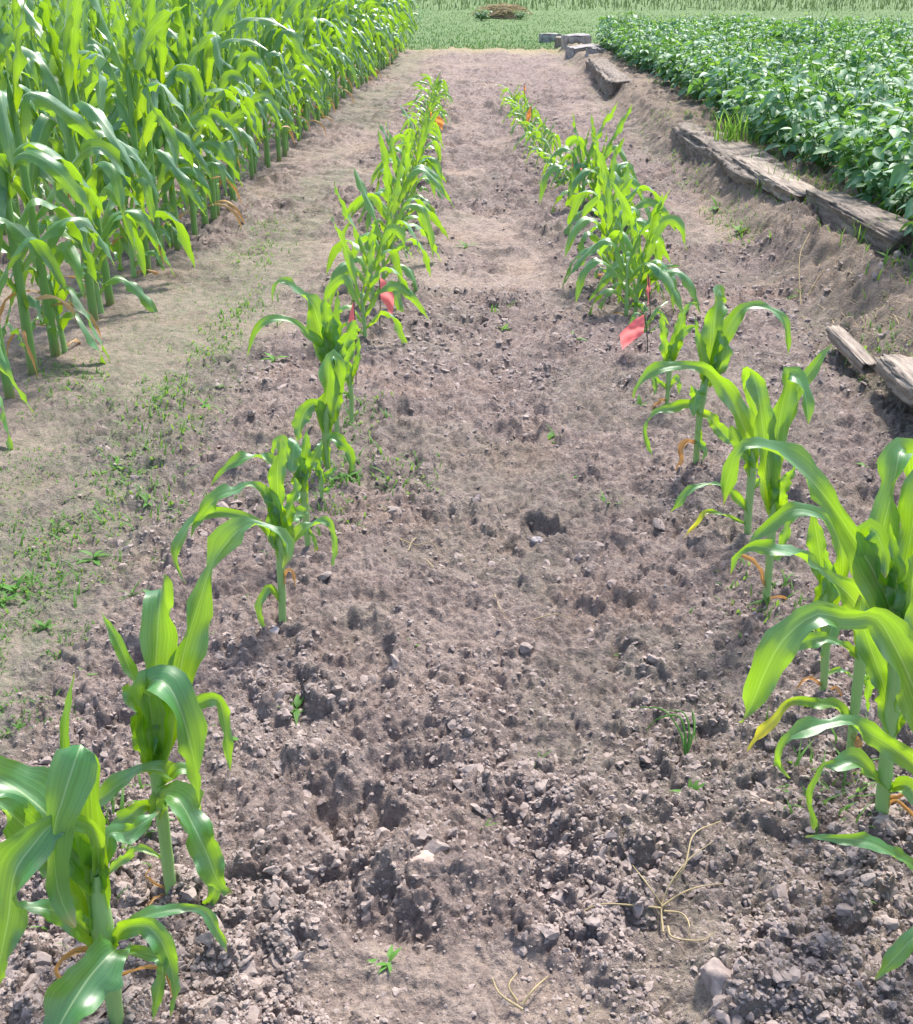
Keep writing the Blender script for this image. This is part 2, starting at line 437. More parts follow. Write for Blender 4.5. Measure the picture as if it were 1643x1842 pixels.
# soil
def soil_material():
    m, nt, bs = new_mat('garden_soil')
    tc = N(nt, 'ShaderNodeTexCoord')
    def noise(scale, detail=4, rough=.55):
        n = N(nt, 'ShaderNodeTexNoise'); n.inputs['Scale'].default_value = scale; n.inputs['Detail'].default_value = detail
        n.inputs['Roughness'].default_value = rough; nt.links.new(tc.outputs['Object'], n.inputs[0]); return n
    def attr(a):
        n = N(nt, 'ShaderNodeAttribute'); n.attribute_name = a; return n.outputs['Fac']
    n_big, n_mid, n_fin = noise(2.2), noise(14, 5, .6), noise(120, 4, .65)
    dark = mixc(nt, ramp(nt, n_big.outputs[0], [(.35, (0, 0, 0)), (.65, (1, 1, 1))]), (.212, .166, .153), (.270, .210, .188))
    c = mixc(nt, ramp(nt, n_mid.outputs[0], [(.35, (0, 0, 0)), (.7, (1, 1, 1))]), dark, (.335, .274, .250))
    sand = mixc(nt, n_mid.outputs[0], (.258, .206, .170), (.375, .302, .250))
    c = mixc(nt, math_(nt, 'MULTIPLY', attr('smooth'), .62), c, sand)
    c = mixc(nt, math_(nt, 'MULTIPLY', ramp(nt, noise(3.1, 4).outputs[0], [(.53, (0, 0, 0)), (.66, (1, 1, 1))]), .35), c, (.36, .255, .195))
    wet = ramp(nt, noise(1.3, 3).outputs[0], [(.52, (0, 0, 0)), (.66, (1, 1, 1))])
    c = mixc(nt, math_(nt, 'MULTIPLY', wet, .35), c, (.16, .125, .122))
    c = mixc(nt, 1.0, c, ramp(nt, n_fin.outputs[0], [(.3, (.68, .68, .70)), (.7, (1.28, 1.26, 1.22))]), 'MULTIPLY')
    c = mixc(nt, 1.0, c, ramp(nt, noise(42, 6, .7).outputs[0], [(.36, (.70, .69, .72)), (.55, (1.08, 1.08, 1.07))]), 'MULTIPLY')
    mossc = mixc(nt, n_mid.outputs[0], (.075, .115, .065), (.13, .185, .09))
    mf = math_(nt, 'MULTIPLY', attr('moss'), ramp(nt, noise(30, 5, .7).outputs[0], [(.35, (.1, .1, .1)), (.6, (1, 1, 1))]))
    c = mixc(nt, math_(nt, 'MULTIPLY', mf, .55), c, mossc)
    bankc = mixc(nt, noise(9, 5, .7).outputs[0], (.15, .112, .084), (.36, .295, .23))
    c = mixc(nt, math_(nt, 'MULTIPLY', attr('bank'), .75), c, bankc)
    strawc = mixc(nt, n_mid.outputs[0], (.28, .24, .13), (.40, .33, .20))
    c = mixc(nt, math_(nt, 'MULTIPLY', attr('straw'), .8), c, strawc)
    grass = mixc(nt, noise(3, 5, .6).outputs[0], (.075, .15, .05), (.15, .21, .08))
    c = mixc(nt, attr('lawn'), c, grass)
    nt.links.new(c, bs.inputs['Base Color'])
    bs.inputs['Roughness'].default_value = .92; bs.inputs['Specular IOR Level'].default_value = .25
    b1 = N(nt, 'ShaderNodeBump'); b1.inputs['Strength'].default_value = .8; b1.inputs['Distance'].default_value = .006
    b0 = N(nt, 'ShaderNodeBump'); b0.inputs['Strength'].default_value = .9
    nt.links.new(math_(nt, 'SUBTRACT', .022, math_(nt, 'MULTIPLY', attr('smooth'), .010)), b0.inputs['Distance'])
    nt.links.new(noise(34, 6, .68).outputs[0], b0.inputs['Height']); nt.links.new(b0.outputs[0], b1.inputs['Normal'])
    hh = math_(nt, 'ADD', noise(230, 5, .7).outputs[0], math_(nt, 'MULTIPLY', n_fin.outputs[0], 1.5))
    nt.links.new(hh, b1.inputs['Height']); nt.links.new(b1.outputs[0], bs.inputs['Normal'])
    return m
M_SOIL = soil_material()

def simple_noise_mat(name, c1, c2, scale, rough=.85, bump=.5, dist=.004, stretch=(1, 1, 1), detail=6, pos=(.35, .65)):
    m, nt, bs = new_mat(name)
    tc = N(nt, 'ShaderNodeTexCoord'); mp = N(nt, 'ShaderNodeMapping'); mp.inputs['Scale'].default_value = stretch
    nt.links.new(tc.outputs['Object'], mp.inputs[0])
    n = N(nt, 'ShaderNodeTexNoise'); n.inputs['Scale'].default_value = scale; n.inputs['Detail'].default_value = detail; n.inputs['Roughness'].default_value = .65
    nt.links.new(mp.outputs[0], n.inputs[0])
    c = ramp(nt, n.outputs[0], [(pos[0], c1), (pos[1], c2)])
    oi = N(nt, 'ShaderNodeObjectInfo')
    nt.links.new(c, bs.inputs['Base Color']); bs.inputs['Roughness'].default_value = rough
    b = N(nt, 'ShaderNodeBump'); b.inputs['Strength'].default_value = bump; b.inputs['Distance'].default_value = dist
    nt.links.new(n.outputs[0], b.inputs['Height']); nt.links.new(b.outputs[0], bs.inputs['Normal'])
    return m
M_CLOD = simple_noise_mat('soil_clod', (.205, .162, .148), (.355, .290, .262), 45, .9, .6, .003)
M_STONE = simple_noise_mat('pale_stone', (.38, .27, .22), (.50, .40, .34), 30, .8, .4, .003)
M_TAN = simple_noise_mat('tan_stone', (.50, .36, .20), (.62, .47, .28), 20, .6, .2, .002)
M_SLATE = simple_noise_mat('grey_stone', (.20, .18, .20), (.38, .34, .34), 30, .8, .4, .003)
M_WOOD = simple_noise_mat('weathered_timber', (.06, .046, .038), (.32, .265, .22), 7, .9, .9, .012, (9, 1.0, 9), 8, (.3, .7))
M_WOODP = simple_noise_mat('bleached_timber', (.10, .078, .062), (.42, .35, .29), 7, .9, .9, .010, (9, 1.0, 9), 8, (.3, .65))
M_BLOCK = simple_noise_mat('concrete_block', (.20, .18, .18), (.42, .39, .38), 9, .9, .4, .004)
M_DEBRIS = simple_noise_mat('dead_brush', (.13, .10, .06), (.28, .22, .13), 8, .95, .8, .02)

def flag_mat(name, c, t):
    m, nt, bs = new_mat(name)
    bs.inputs['Base Color'].default_value = c + (1,); bs.inputs['Roughness'].default_value = .4
    tr = N(nt, 'ShaderNodeBsdfTranslucent'); tr.inputs[0].default_value = t + (1,)
    mx = N(nt, 'ShaderNodeMixShader'); mx.inputs[0].default_value = .45
    nt.links.new(bs.outputs[0], mx.inputs[1]); nt.links.new(tr.outputs[0], mx.inputs[2])
    nt.links.new(mx.outputs[0], nt.nodes['Material Output'].inputs['Surface'])
    return m
M_PINK = flag_mat('pink_flag', (.85, .16, .18), (1, .30, .30))
M_ORANGE = flag_mat('orange_flag', (.9, .28, .05), (1, .4, .1))
M_FADED = flag_mat('faded_flag', (.8, .5, .45), (1, .75, .7))
M_WIRE, _nt, _bs = new_mat('flag_wire'); _bs.inputs['Base Color'].default_value = (.12, .11, .10, 1); _bs.inputs['Metallic'].default_value = .8; _bs.inputs['Roughness'].default_value = .5
M_ROPE, _nt, _bs = new_mat('white_rope'); _bs.inputs['Base Color'].default_value = (.75, .74, .7, 1); _bs.inputs['Roughness'].default_value = .8

# ------------------------------------------------------------------ the ground sheet
def build_ground():
    ys = np.arange(2150, 55, -2.5)
    yv = H / np.tan(PITCH + np.arctan((ys - CY) / F))
    Y = list(np.linspace(-4, yv[0] - .06, 14)) + list(yv)
    # farther off the rows of the sheet stay close enough to carry the tilled relief
    Y = [q for q in Y if q < 3.9]
    while Y[-1] < 20: Y.append(Y[-1] + .017 + .0012 * (Y[-1] - 3.9) + .0006 * max(0, Y[-1] - 9) ** 2)
    y = Y[-1]; st = Y[-1] - Y[-2]
    while y < 600:
        st *= 1.16; y += st; Y.append(y)
    Y = np.array(Y)
    s = np.arange(-1560, 1600, 3.0) / F
    e = np.array([.02, .06, .12, .22, .38, .6, 1.0, 1.6, 2.6, 4.5])
    s = np.concatenate([-(-s[0] + e[::-1]), s, s[-1] + e])
    w = np.sqrt((np.clip(Y, 0, None) / cP * .98 + .18) ** 2 + .12)
    X = s[None, :] * w[:, None] + np.interp(Y, [0, 3, 600], [0, 0, 0])[:, None]
    YY = np.broadcast_to(Y[:, None], X.shape)
    x, yy = X.ravel(), YY.ravel().copy()
    z = ground_h(x, yy)
    sm, moss, lawn, bank, straw, *_ = zones(x, yy)
    n, k = X.shape
    i = (np.arange(n - 1)[:, None] * k + np.arange(k - 1)[None, :]).ravel()
    Fq = np.stack([i, i + 1, i + k + 1, i + k], 1)
    me = mesh_np('ground', np.stack([x, yy, z], 1), Fq, M_SOIL, None, True, None,
                 {'smooth': sm, 'moss': moss, 'lawn': lawn, 'bank': bank, 'straw': np.clip(straw, 0, 1)})
    tag(link('ground', me), kind='structure')
build_ground()

# ------------------------------------------------------------------ loose clods
def ico(sub):
    import bmesh
    bm = bmesh.new(); bmesh.ops.create_icosphere(bm, subdivisions=sub, radius=1)
    V = np.array([v.co[:] for v in bm.verts]); Fq = np.array([[v.index for v in f.verts] for f in bm.faces]); bm.free()
    return V, Fq
ICO2, ICO3, ICO4 = ico(2), ico(3), ico(4)

def noise3(V, sc, seed):
    return (vnoise(V[:, 0] * sc + seed, V[:, 1] * sc + V[:, 2] * sc * .7, seed) + vnoise(V[:, 2] * sc - seed, V[:, 0] * sc * .6 - V[:, 1] * sc, seed + 3) - 1.0)

def lump(base, seed, flat=.7, rough=.35):
    V, Fq = base
    rgl = np.random.default_rng(seed * 7 + 1)
    V = V.copy()
    for _ in range(16):
        nn = rgl.normal(0, 1, 3); nn /= np.linalg.norm(nn); c = rgl.uniform(.45, .85)
        dd = V @ nn
        V = V - np.clip(dd - c, 0, None)[:, None] * nn * .9
    r = 1 + rough * noise3(V, 1.4, seed) * 1.0 + rough * .6 * noise3(V, 3.1, seed + 7)
    if len(V) > 60: r = r + rough * .30 * noise3(V, 7.0, seed + 17)
    if len(V) > 300: r = r + rough * .16 * noise3(V, 15.0, seed + 27)
    W = V * r[:, None]
    W[:, 2] *= flat
    return W, Fq

def scatter_clods(count, seed, ymin, ymax, rmin, rmax, name, base=ICO2, power=2.2, sink=.15, pw=.6):
    rg = np.random.default_rng(seed)
    shapes = np.stack([lump(base, 40 + i, .55 + .1 * (i % 4), .42)[0] for i in range(16)]); F0 = base[1]
    u = rg.random(count * 5)
    Yp = (ymin ** -pw + u * (ymax ** -pw - ymin ** -pw)) ** (-1 / pw)
    Xp = (rg.random(count * 5) * 1.16 - .56) * (Yp / cP + .35)
    sm, moss, lawn, bank, *_r = zones(Xp, Yp)
    n2 = _r[2]
    keep = rg.random(len(Xp)) < (np.clip((1 - sm), .12, 1) * (1 - .7 * moss) * (1 - lawn) * np.clip((n2 - .25) * 2.4, .15, 1) * np.where(Xp > 1.2, .25, 1) * np.where(Xp < -1.0, .3, 1))
    Xp, Yp = Xp[keep][:count], Yp[keep][:count]; n = len(Xp)
    hz = ground_h(Xp, Yp)
    rr = rmin + (rmax - rmin) * rg.random(n) ** power
    V = shapes[rg.integers(16, size=n)].copy()
    V = V * np.stack([rr * (.8 + .6 * rg.random(n)), rr * (.8 + .4 * rg.random(n)), rr], 1)[:, None, :]
    a = rg.random(n) * 6.283; c, s_ = np.cos(a)[:, None], np.sin(a)[:, None]
    tl = rg.normal(0, .3, n)[:, None]
    z = V[..., 2] + V[..., 0] * tl
    W = np.stack([V[..., 0] * c - V[..., 1] * s_ + Xp[:, None], V[..., 0] * s_ + V[..., 1] * c + Yp[:, None], z + (hz + (.1 - sink) * rr)[:, None]], -1)
    k = V.shape[1]
    Fq = (F0[None] + (np.arange(n) * k)[:, None, None]).reshape(-1, 3)
    return mesh_np(name, W.reshape(-1, 3), Fq, M_CLOD, None, False)

ICO1 = ico(1)
o = link('soil_crumbs', scatter_clods(42000, 5, .75, 6.0, .0016, .0058, 'soil_crumbs', ico(2) if False else ICO1))
tag(o, 'small grey brown soil crumbs strewn between the corn rows', 'soil', kind='stuff')
o = link('soil_clods', scatter_clods(7000, 6, .75, 6.0, .005, .017, 'soil_clods', ICO2, 2.6, .6))
tag(o, 'loose purplish brown clods lying over the tilled plot', 'soil', kind='stuff')

o = link('far_soil_clods', scatter_clods(15000, 8, 3.0, 15, .005, .019, 'far_soil_clods', ICO1, 2.4, .5, .9))
tag(o, 'weathered clods over the far half of the tilled plot', 'soil', kind='stuff')

def stone(name, px, py, wpx, mat, label, cat, seed, flat=.65, el=1.2, sink=.3, group=None):
    p = GG(px, py); Z = np.dot(p - CAM, FWD); r = wpx * Z / F / 2
    V, Fq = lump(ICO4, seed, flat, .34)
    V = V * (r * el, r, r)
    me = mesh_np(name, V, Fq, mat)
    o = link(name, me, None, (p[0], p[1], p[2] + r * flat * (1 - sink)))
    o.rotation_euler = (0, 0, seed * .7)
    tag(o, label, cat, group)
    return o
stone('stone', 573, 985, 26, M_TAN, 'smooth tan stone against the stalk of a young corn plant in the left row', 'stone', 3, .8)
stone('stone', 965, 980, 30, M_SLATE, 'grey stone lying in the small round hole between the rows', 'stone', 5, .7)
stone('stone', 1375, 1462, 38, M_STONE, 'pinkish pale stone left of the near right corn stalk', 'stone', 8, .9, 1.0, .2)
stone('stone', 488, 1142, 38, M_SLATE, 'dark flat slate stone under a drooping leaf tip', 'stone', 11, .5)
stone('clod', 1300, 1790, 95, M_CLOD, 'biggest rough clod near the lower right corner', 'soil clod', 13, .7, 1.1, .4, 'large clods')
stone('clod', 755, 1555, 52, M_STONE, 'pale cracked clod beside the deep footprint', 'soil clod', 17, .55, 1.2, .4, 'large clods')
stone('clod', 497, 1595, 44, M_STONE, 'flat pale grey clod right of the hanging yellow leaf tip', 'soil clod', 19, .45, 1.3, .4, 'large clods')
stone('clod', 440, 1432, 46, M_STONE, 'pale flat clod between the two nearest left corn plants and the middle', 'soil clod', 21, .4, 1.3, .35, 'large clods')
stone('clod', 1100, 1690, 40, M_STONE, 'flat greyish clod just below the dried uprooted grass', 'soil clod', 23, .5, 1.3, .5, 'large clods')
stone('clod', 1545, 1590, 46, M_CLOD, 'rounded clod below the lowest leaf in the right row', 'soil clod', 25, .6, 1.3, .4, 'large clods')
stone('clod', 1075, 1475, 38, M_CLOD, 'round brown clod standing alone in mid foreground', 'soil clod', 27, .8, 1, .35, 'large clods')
stone('clod', 900, 1605, 34, M_CLOD, 'smallish round clod to the right of the footprint ridge', 'soil clod', 31, .8, 1, .3, 'large clods')
stone('clod', 112, 1248, 22, M_SLATE, 'small grey clod lying far left beside the seedling', 'soil clod', 33, .7, 1, .3, 'large clods')
stone('stone', 540, 713, 28, M_STONE, 'flat pinkish stone on the pale soil left of the left row', 'stone', 35, .4, 1.3, .4)

# ------------------------------------------------------------------ corn
LEAF_T = [0, .06, .2, .45, .7, .88, 1]
LEAF_W = [.42, .62, .90, 1, .86, .5, .02]

def proc_leaf(rg, p0, az, e0, e1, L, W, n=16, M=6, drift=.4, twist=.5, kexp=1.2, wh=False, rip=.006, brk=(.5, .3, 0)):
    t = np.linspace(0, 1, n)
    e = e0 + (e1 - e0) * (brk[2] * sstep(brk[0] - brk[1], brk[0] + brk[1], t) + (1 - brk[2]) * sstep(0, 1, t) ** kexp)
    a = az + drift * t ** 1.5
    d = np.stack([np.cos(e) * np.cos(a), np.cos(e) * np.sin(a), np.sin(e)], 1)
    P = p0 + np.concatenate([[np.zeros(3)], np.cumsum((d[1:] + d[:-1]) / 2, 0)]) * (L / (n - 1))
    B = np.stack([-np.sin(a), np.cos(a), np.zeros(n)], 1)
    tw = twist * t ** 1.3
    T = unit(np.gradient(P, axis=0))
    B = B * np.cos(tw)[:, None] + np.cross(T, B) * np.sin(tw)[:, None]
    Wd = W * np.interp(t, LEAF_T, LEAF_W)
    fold = np.interp(t, [0, .12, .35, .7, 1], [R(78), R(62), R(38), R(22), R(15)] if wh else [R(70), R(42), R(28), R(20), R(15)])
    return ribbon(P, Wd, B, M, fold, rip, 2.4 + 2.2 * rg.random(), rg.random() * 6.28)

def stalk_mesh(P, r0, r1, k=9, n=22, nodes=5):
    C = catmull(np.asarray(P, float), n)
    t = np.linspace(0, 1, n)
    rad = r0 + (r1 - r0) * t
    rad = rad * (1 + .10 * np.exp(-(((t * nodes) % 1 - .5) / .10) ** 2))
    rad[-1] *= .3
    rad[0] *= 1.15
    return tube(C, rad, k)

def make_corn(seed, h, nl, L, W, young=True, plane=0.0):
    """returns list of (part name, V, F, U, material) in plant space"""
    rg = np.random.default_rng(seed)
    parts = []
    lean = (rg.random(2) - .5) * .06 * h
    hs = h * (.42 if young else .72)
    top = np.array([lean[0], lean[1], hs])
    P = [np.array([0, 0, -.02]), np.array([lean[0] * .3, lean[1] * .3, hs * .35]), np.array([lean[0] * .6, lean[1] * .6, hs * .7]), top]
    r0 = .0085 if young else .014
    parts.append(('stalk',) + stalk_mesh(P, r0 * (1 if young else 1.1), r0 * .75, nodes=4 if young else 8) + (0,))
    for i in range(nl):
        f = i / (nl - 1)
        zb = hs * (.18 + .80 * f) if young else hs * (.16 + .84 * f ** .9)
        fr = zb / hs
        p0 = np.array([lean[0] * fr, lean[1] * fr, zb])
        az = plane + math.pi * (i % 2) + rg.normal(0, .32 if young else .85)
        wh = f > .62
        size = math.sin(math.pi * (.18 + .62 * f)) ** .8
        if f > .9: size *= .85
        e0 = R(48 + 34 * f + rg.normal(0, 5))
        e1 = R(rg.uniform(-88, -55)) if f < .75 else R(rg.uniform(-40, 35))
        if f > .84: e1 = R(rg.uniform(50, 76))
        Lf = L * size * rg.uniform(.85, 1.12); Wf = W * (.55 + .45 * size) * rg.uniform(.9, 1.1)
        if f < .12: Lf *= .6; Wf *= .6
        parts.append(('leaf',) + proc_leaf(rg, p0, az, min(e0, R(86)), e1, Lf, Wf, 20, 6, rg.normal(0, .7), rg.normal(0, 1.9), rg.uniform(.6, 1.4), wh,
                                          (.014 if young else .017) * (W / .07), (rg.uniform(.28, .62), rg.uniform(.05, .22), rg.uniform(.4, .95) if f < .75 else 0)) + (1,))
    for _ in range(1 if young else 3):
        if rg.random() < (.7 if young else .33):
            az = rg.random() * 6.28
            parts.append(('dry_leaf',) + proc_leaf(rg, np.array([0, 0, hs * rg.uniform(.06, .10 if young else .28)]), az, R(30), R(-80), L * (.33 if young else .5), W * .3, 10, 3, 1.0, 2.0, .8, False, .004) + (2,))
    return parts

def parts_to_meshes(name, parts, mats):
    out = []
    for (pn, V, Fq, U, mi) in parts:
        out.append((pn, mesh_np(name + '_' + pn, V, Fq, mats[mi], U)))
    return out

def joined(name, parts, mats):
    a = Acc()
    for (pn, V, Fq, U, mi) in parts: a.add(V, Fq, U, mi)
    return a.mesh(name, mats)

YM = [M_STALK, M_LEAF, M_DRY]; FM = [M_STALKB, M_LEAFB, M_DRY]
YT = []
for i in range(7):
    pr = make_corn(100 + i, 1.0 * .50, 8, .39, .043, True, 0.0)
    YT.append((parts_to_meshes('young_corn', pr, YM), joined('young_corn', pr, YM)))
ST = []
for i in range(4):
    pr = make_corn(200 + i, .30, 7, .25, .024, True, 0.0)
    ST.append((parts_to_meshes('small_corn', pr, YM), joined('small_corn', pr, YM)))
FT = []
for i in range(14):
    pr = make_corn(300 + i, 1.12, 14, .47, .054, False, 0.0)
    FT.append((parts_to_meshes('field_corn', pr, FM), joined('field_corn', pr, FM)))

def place_corn(tmpl, x, y, rz, sc, label, group, split, name='corn_plant', squash=1.0):
    z = gz(x, y)
    if split:
        root = empty(name, (x, y, z), rz); root.scale = (sc, sc, sc * squash)
        for pn, me in tmpl[0]:
            link(pn, me, root)
    else:
        root = link(name, tmpl[1], None, (x, y, z)); root.rotation_euler = (0, 0, rz); root.scale = (sc, sc, sc * squash)
    tag(root, label, 'corn plant', group)
    return root

# ---- hand-shaped near plants. Stalk and leaf mid-lines are laid out as real curves at the plant's own distance.
def P3(px, py, base, d=0.0):
    """point on the upright plane through the plant's base, moved d metres towards the viewer's side of the bed"""
    f = np.array([-sYw, cYw, 0.0])
    q = base - f * d
    dr = ray(px, py)
    t = np.dot(q - CAM, f) / np.dot(dr, f)
    return CAM + dr * t

def custom_corn(name, bpx, stalk, leaves, label, group, rough_seed=0):
    base = GG(*bpx)
    Zd = np.dot(base - CAM, FWD); k = Zd / F
    rg = np.random.default_rng(rough_seed + int(bpx[0]))
    root = empty(name, tuple(base)); tag(root, label, 'corn plant', group)
    def loc(V): return V - base
    pts = [np.append(P3(x, y, base), w * k / 2) for (x, y, w) in stalk]
    pts[0][2] -= .015
    C = catmull(np.array(pts), 26)
    t = np.linspace(0, 1, 26)
    rad = C[:, 3] * (1 + .10 * np.exp(-(((t * 4 + .2) % 1 - .5) / .10) ** 2)); rad = rad * np.interp(t, [0, .72, .9, 1], [1, 1, .7, .25])
    V, Fq, U = tube(C[:, :3], rad, 12)
    link('stalk', mesh_np('stalk', loc(V), Fq, M_STALK, U), root)
    for lf in leaves:
        pts, d, kind = lf[0], lf[1], (lf[2] if len(lf) > 2 else 'g')
        upk = lf[3] if len(lf) > 3 else .55
        m = len(pts)
        rows = []
        ds = np.interp(np.linspace(0, 1, m), np.linspace(0, 1, len(d)), d)
        for (q, dd) in zip(pts, ds):
            rows.append(np.append(P3(q[0], q[1], base, dd * .01), q[2] * k))
        n = 30 if kind in 'gty' else 20
        C = catmull(np.array(rows), n)
        P = C[:, :3]; Wd = np.clip(C[:, 3], .0008, None)
        Wd[-1] = .0006
        T = unit(np.gradient(P, axis=0))
        Vw = unit(CAM - P)
        horiz = np.clip(1 - np.abs(T[:, 2:3]), 0, 1)
        Vw = unit(Vw + np.array([0, 0, 1.0]) * upk * (.35 + horiz))
        B = unit(np.cross(T, Vw))
        # keep the blade from flipping over between neighbouring points
        for i in range(1, n):
            if np.dot(B[i], B[i - 1]) < 0: B[i] = -B[i]
        for _ in range(3):
            B[1:-1] = unit(B[:-2] + B[1:-1] * 2 + B[2:])
        sgn = 1 if np.dot(np.cross(B[n // 2], T[n // 2]), Vw[n // 2]) > 0 else -1
        B = B * sgn
        tt = np.linspace(0, 1, n)
        rl = (R(34) * np.sin(6.283 * (rg.uniform(.9, 1.7) * tt + rg.random())) + R(16) * np.sin(6.283 * (2.9 * tt + rg.random()))) * np.clip(tt * 2.5, 0, 1)
        T = unit(np.gradient(P, axis=0)); Nn = np.cross(B, T)
        B = unit(B * np.cos(rl)[:, None] + Nn * np.sin(rl)[:, None])
        fold = np.interp(tt, [0, .12, .4, 1], [R(60), R(38), R(27), R(20)])
        if kind == 'd': fold = fold + R(25)
        wmax = Wd.max()
        V, Fq, U = ribbon(P, Wd / np.cos(fold * .7), B, 8 if kind != 'd' else 4, fold, wmax * .20, 2.6 + 1.6 * rg.random(), rg.random() * 6.28)
        mat = {'g': M_LEAF, 't': M_TIP, 'd': M_DRY, 'y': M_TIP}[kind]
        nm = 'dry_leaf' if kind == 'd' else 'leaf'
        ob = link(nm, mesh_np(nm, loc(V), Fq, mat, U), root)
        if kind == 't': ob['label'] = 'green leaf with a yellowed tip'
    return root

LG, RG = 'young corn plants of the left row', 'young corn plants of the right row'
# left row, nearest
custom_corn('corn_plant', (212, 1858), [(212, 1858, 26), (205, 1800, 28), (190, 1710, 36), (180, 1640, 40), (174, 1575, 34)], [
    ([(178, 1660, 40), (172, 1570, 44), (166, 1470, 50), (160, 1380, 40), (148, 1338, 46), (130, 1385, 76), (113, 1440, 74), (97, 1495, 46), (99, 1560, 40), (106, 1605, 38), (122, 1645, 26), (137, 1668, 3)], (0, -1, 3, 5, 6)),
    ([(168, 1560, 24), (130, 1490, 26), (108, 1430, 18), (112, 1360, 16), (121, 1280, 13), (134, 1212, 2)], (0, -4, -6)),
    ([(172, 1600, 36), (130, 1520, 76), (70, 1450, 88), (5, 1405, 74), (-70, 1370, 50), (-140, 1380, 4)], (0, -2, -3, -2), 'g', .1),
    ([(170, 1640, 30), (120, 1560, 60), (60, 1500, 64), (0, 1450, 46), (-60, 1430, 4)], (0, 0, 2), 'g', .1),
    ([(178, 1560, 24), (172, 1500, 24), (135, 1476, 30), (95, 1482, 36), (60, 1520, 66), (28, 1570, 80), (16, 1650, 66), (2, 1720, 44), (-15, 1795, 3)], (0, 3, 7, 9)),
    ([(182, 1700, 32), (140, 1660, 42), (92, 1637, 34), (43, 1634, 20), (-5, 1650, 3)], (0, 2, 3)),
    ([(178, 1600, 30), (190, 1540, 32), (198, 1500, 30), (228, 1498, 34), (258, 1480, 30), (288, 1460, 3)], (0, -2, -5)),
    ([(196, 1760, 26), (214, 1712, 38), (200, 1716, 60), (165, 1752, 86), (132, 1802, 82), (105, 1850, 62), (80, 1905, 3)], (0, 3, 8, 12)),
    ([(195, 1712, 22), (222, 1672, 30), (262, 1664, 38), (290, 1692, 38), (308, 1738, 26), (313, 1785, 14), (306, 1832, 2)], (0, 1, 2, 4)),
    ([(198, 1726, 20), (238, 1714, 20), (276, 1718, 24), (293, 1728, 20), (291, 1762, 24), (281, 1802, 16), (275, 1838, 2)], (0, 2, 4)),
    ([(192, 1705, 14), (230, 1664, 18), (275, 1646, 28), (312, 1637, 22), (345, 1633, 13), (375, 1645, 19), (393, 1677, 20), (409, 1714, 3)], (0, -1, -2, 0)),
    ([(190, 1700, 26), (165, 1640, 44), (135, 1560, 46), (128, 1500, 3)], (0, -2, -4), 'g', .1),
    ([(200, 1745, 16), (160, 1712, 16), (118, 1718, 12), (102, 1740, 9), (110, 1761, 7), (130, 1766, 2)], (0, 2, 2), 'd'),
    ([(206, 1760, 8), (250, 1745, 9), (288, 1742, 8), (305, 1765, 6), (312, 1800, 2)], (0, 2, 3), 'd'),
], 'nearest young corn plant of the left row, cut by the bottom left corner', LG, 1)
# left row, second
custom_corn('corn_plant', (310, 1622), [(310, 1622, 20), (304, 1570, 21), (296, 1500, 21), (288, 1440, 23), (281, 1385, 26), (278, 1340, 24)], [
    ([(281, 1380, 34), (277, 1320, 62), (277, 1260, 66), (281, 1190, 62), (285, 1120, 54), (289, 1066, 48), (291, 1062, 44), (294, 1100, 34), (296, 1150, 3)], (0, 0, 0, -1, -3, -9, -13), 'g', .15),
    ([(276, 1375, 30), (258, 1310, 46), (245, 1262, 40), (232, 1235, 22), (232, 1228, 3)], (0, 1, 1), 'g', .1),
    ([(270, 1340, 16), (258, 1280, 20), (240, 1220, 24), (210, 1150, 18), (181, 1096, 2)], (0, -2, -4), 'g', .1),
    ([(286, 1375, 32), (305, 1300, 46), (322, 1220, 50), (332, 1170, 54), (350, 1110, 62), (366, 1060, 30), (380, 1020, 20), (398, 990, 40), (422, 960, 48), (446, 944, 28), (472, 943, 13), (496, 953, 15), (515, 975, 24), (520, 996, 18), (509, 1022, 2)], (0, -3, -6, -5, -3)),
    ([(282, 1350, 30), (272, 1280, 34), (266, 1236, 44), (285, 1222, 62), (308, 1240, 62), (328, 1285, 52), (342, 1335, 46), (351, 1378, 24), (359, 1448, 3)], (0, 3, 5, 5)),
    ([(290, 1370, 22), (310, 1320, 26), (330, 1282, 30), (350, 1268, 26), (378, 1255, 28), (396, 1262, 16), (403, 1292, 24), (408, 1332, 20), (415, 1388, 2)], (0, -3, -4, -3)),
    ([(283, 1405, 24), (300, 1388, 28), (262, 1385, 32), (226, 1404, 34), (188, 1432, 28), (160, 1452, 18), (140, 1490, 3)], (0, 3, 4, 2)),
    ([(286, 1410, 22), (322, 1384, 24), (346, 1390, 20), (352, 1420, 14), (362, 1462, 2)], (0, -1, -2)),
    ([(285, 1462, 24), (297, 1432, 40), (322, 1442, 60), (346, 1482, 60), (370, 1530, 50), (388, 1575, 42), (402, 1598, 24), (418, 1606, 3)], (0, 3, 6, 7)),
    ([(286, 1462, 20), (310, 1440, 20), (350, 1500, 30), (378, 1560, 34), (386, 1600, 26), (370, 1635, 18), (357, 1664, 2)], (0, 0, 2, 2)),
    ([(285, 1460, 14), (258, 1450, 26), (226, 1474, 32), (204, 1494, 24), (190, 1520, 20), (182, 1552, 3)], (0, 2, 3)),
    ([(294, 1545, 8), (255, 1527, 14), (228, 1540, 18), (206, 1560, 14), (186, 1582, 2)], (0, -2, -3)),
    ([(305, 1600, 6), (278, 1590, 7), (264, 1576, 6), (272, 1562, 2)], (0, 2), 'd'),
    ([(307, 1606, 6), (272, 1622, 7), (258, 1646, 2)], (0, 3), 'd'),
], 'second young corn plant of the left row, long leaf arching up to the right', LG, 2)
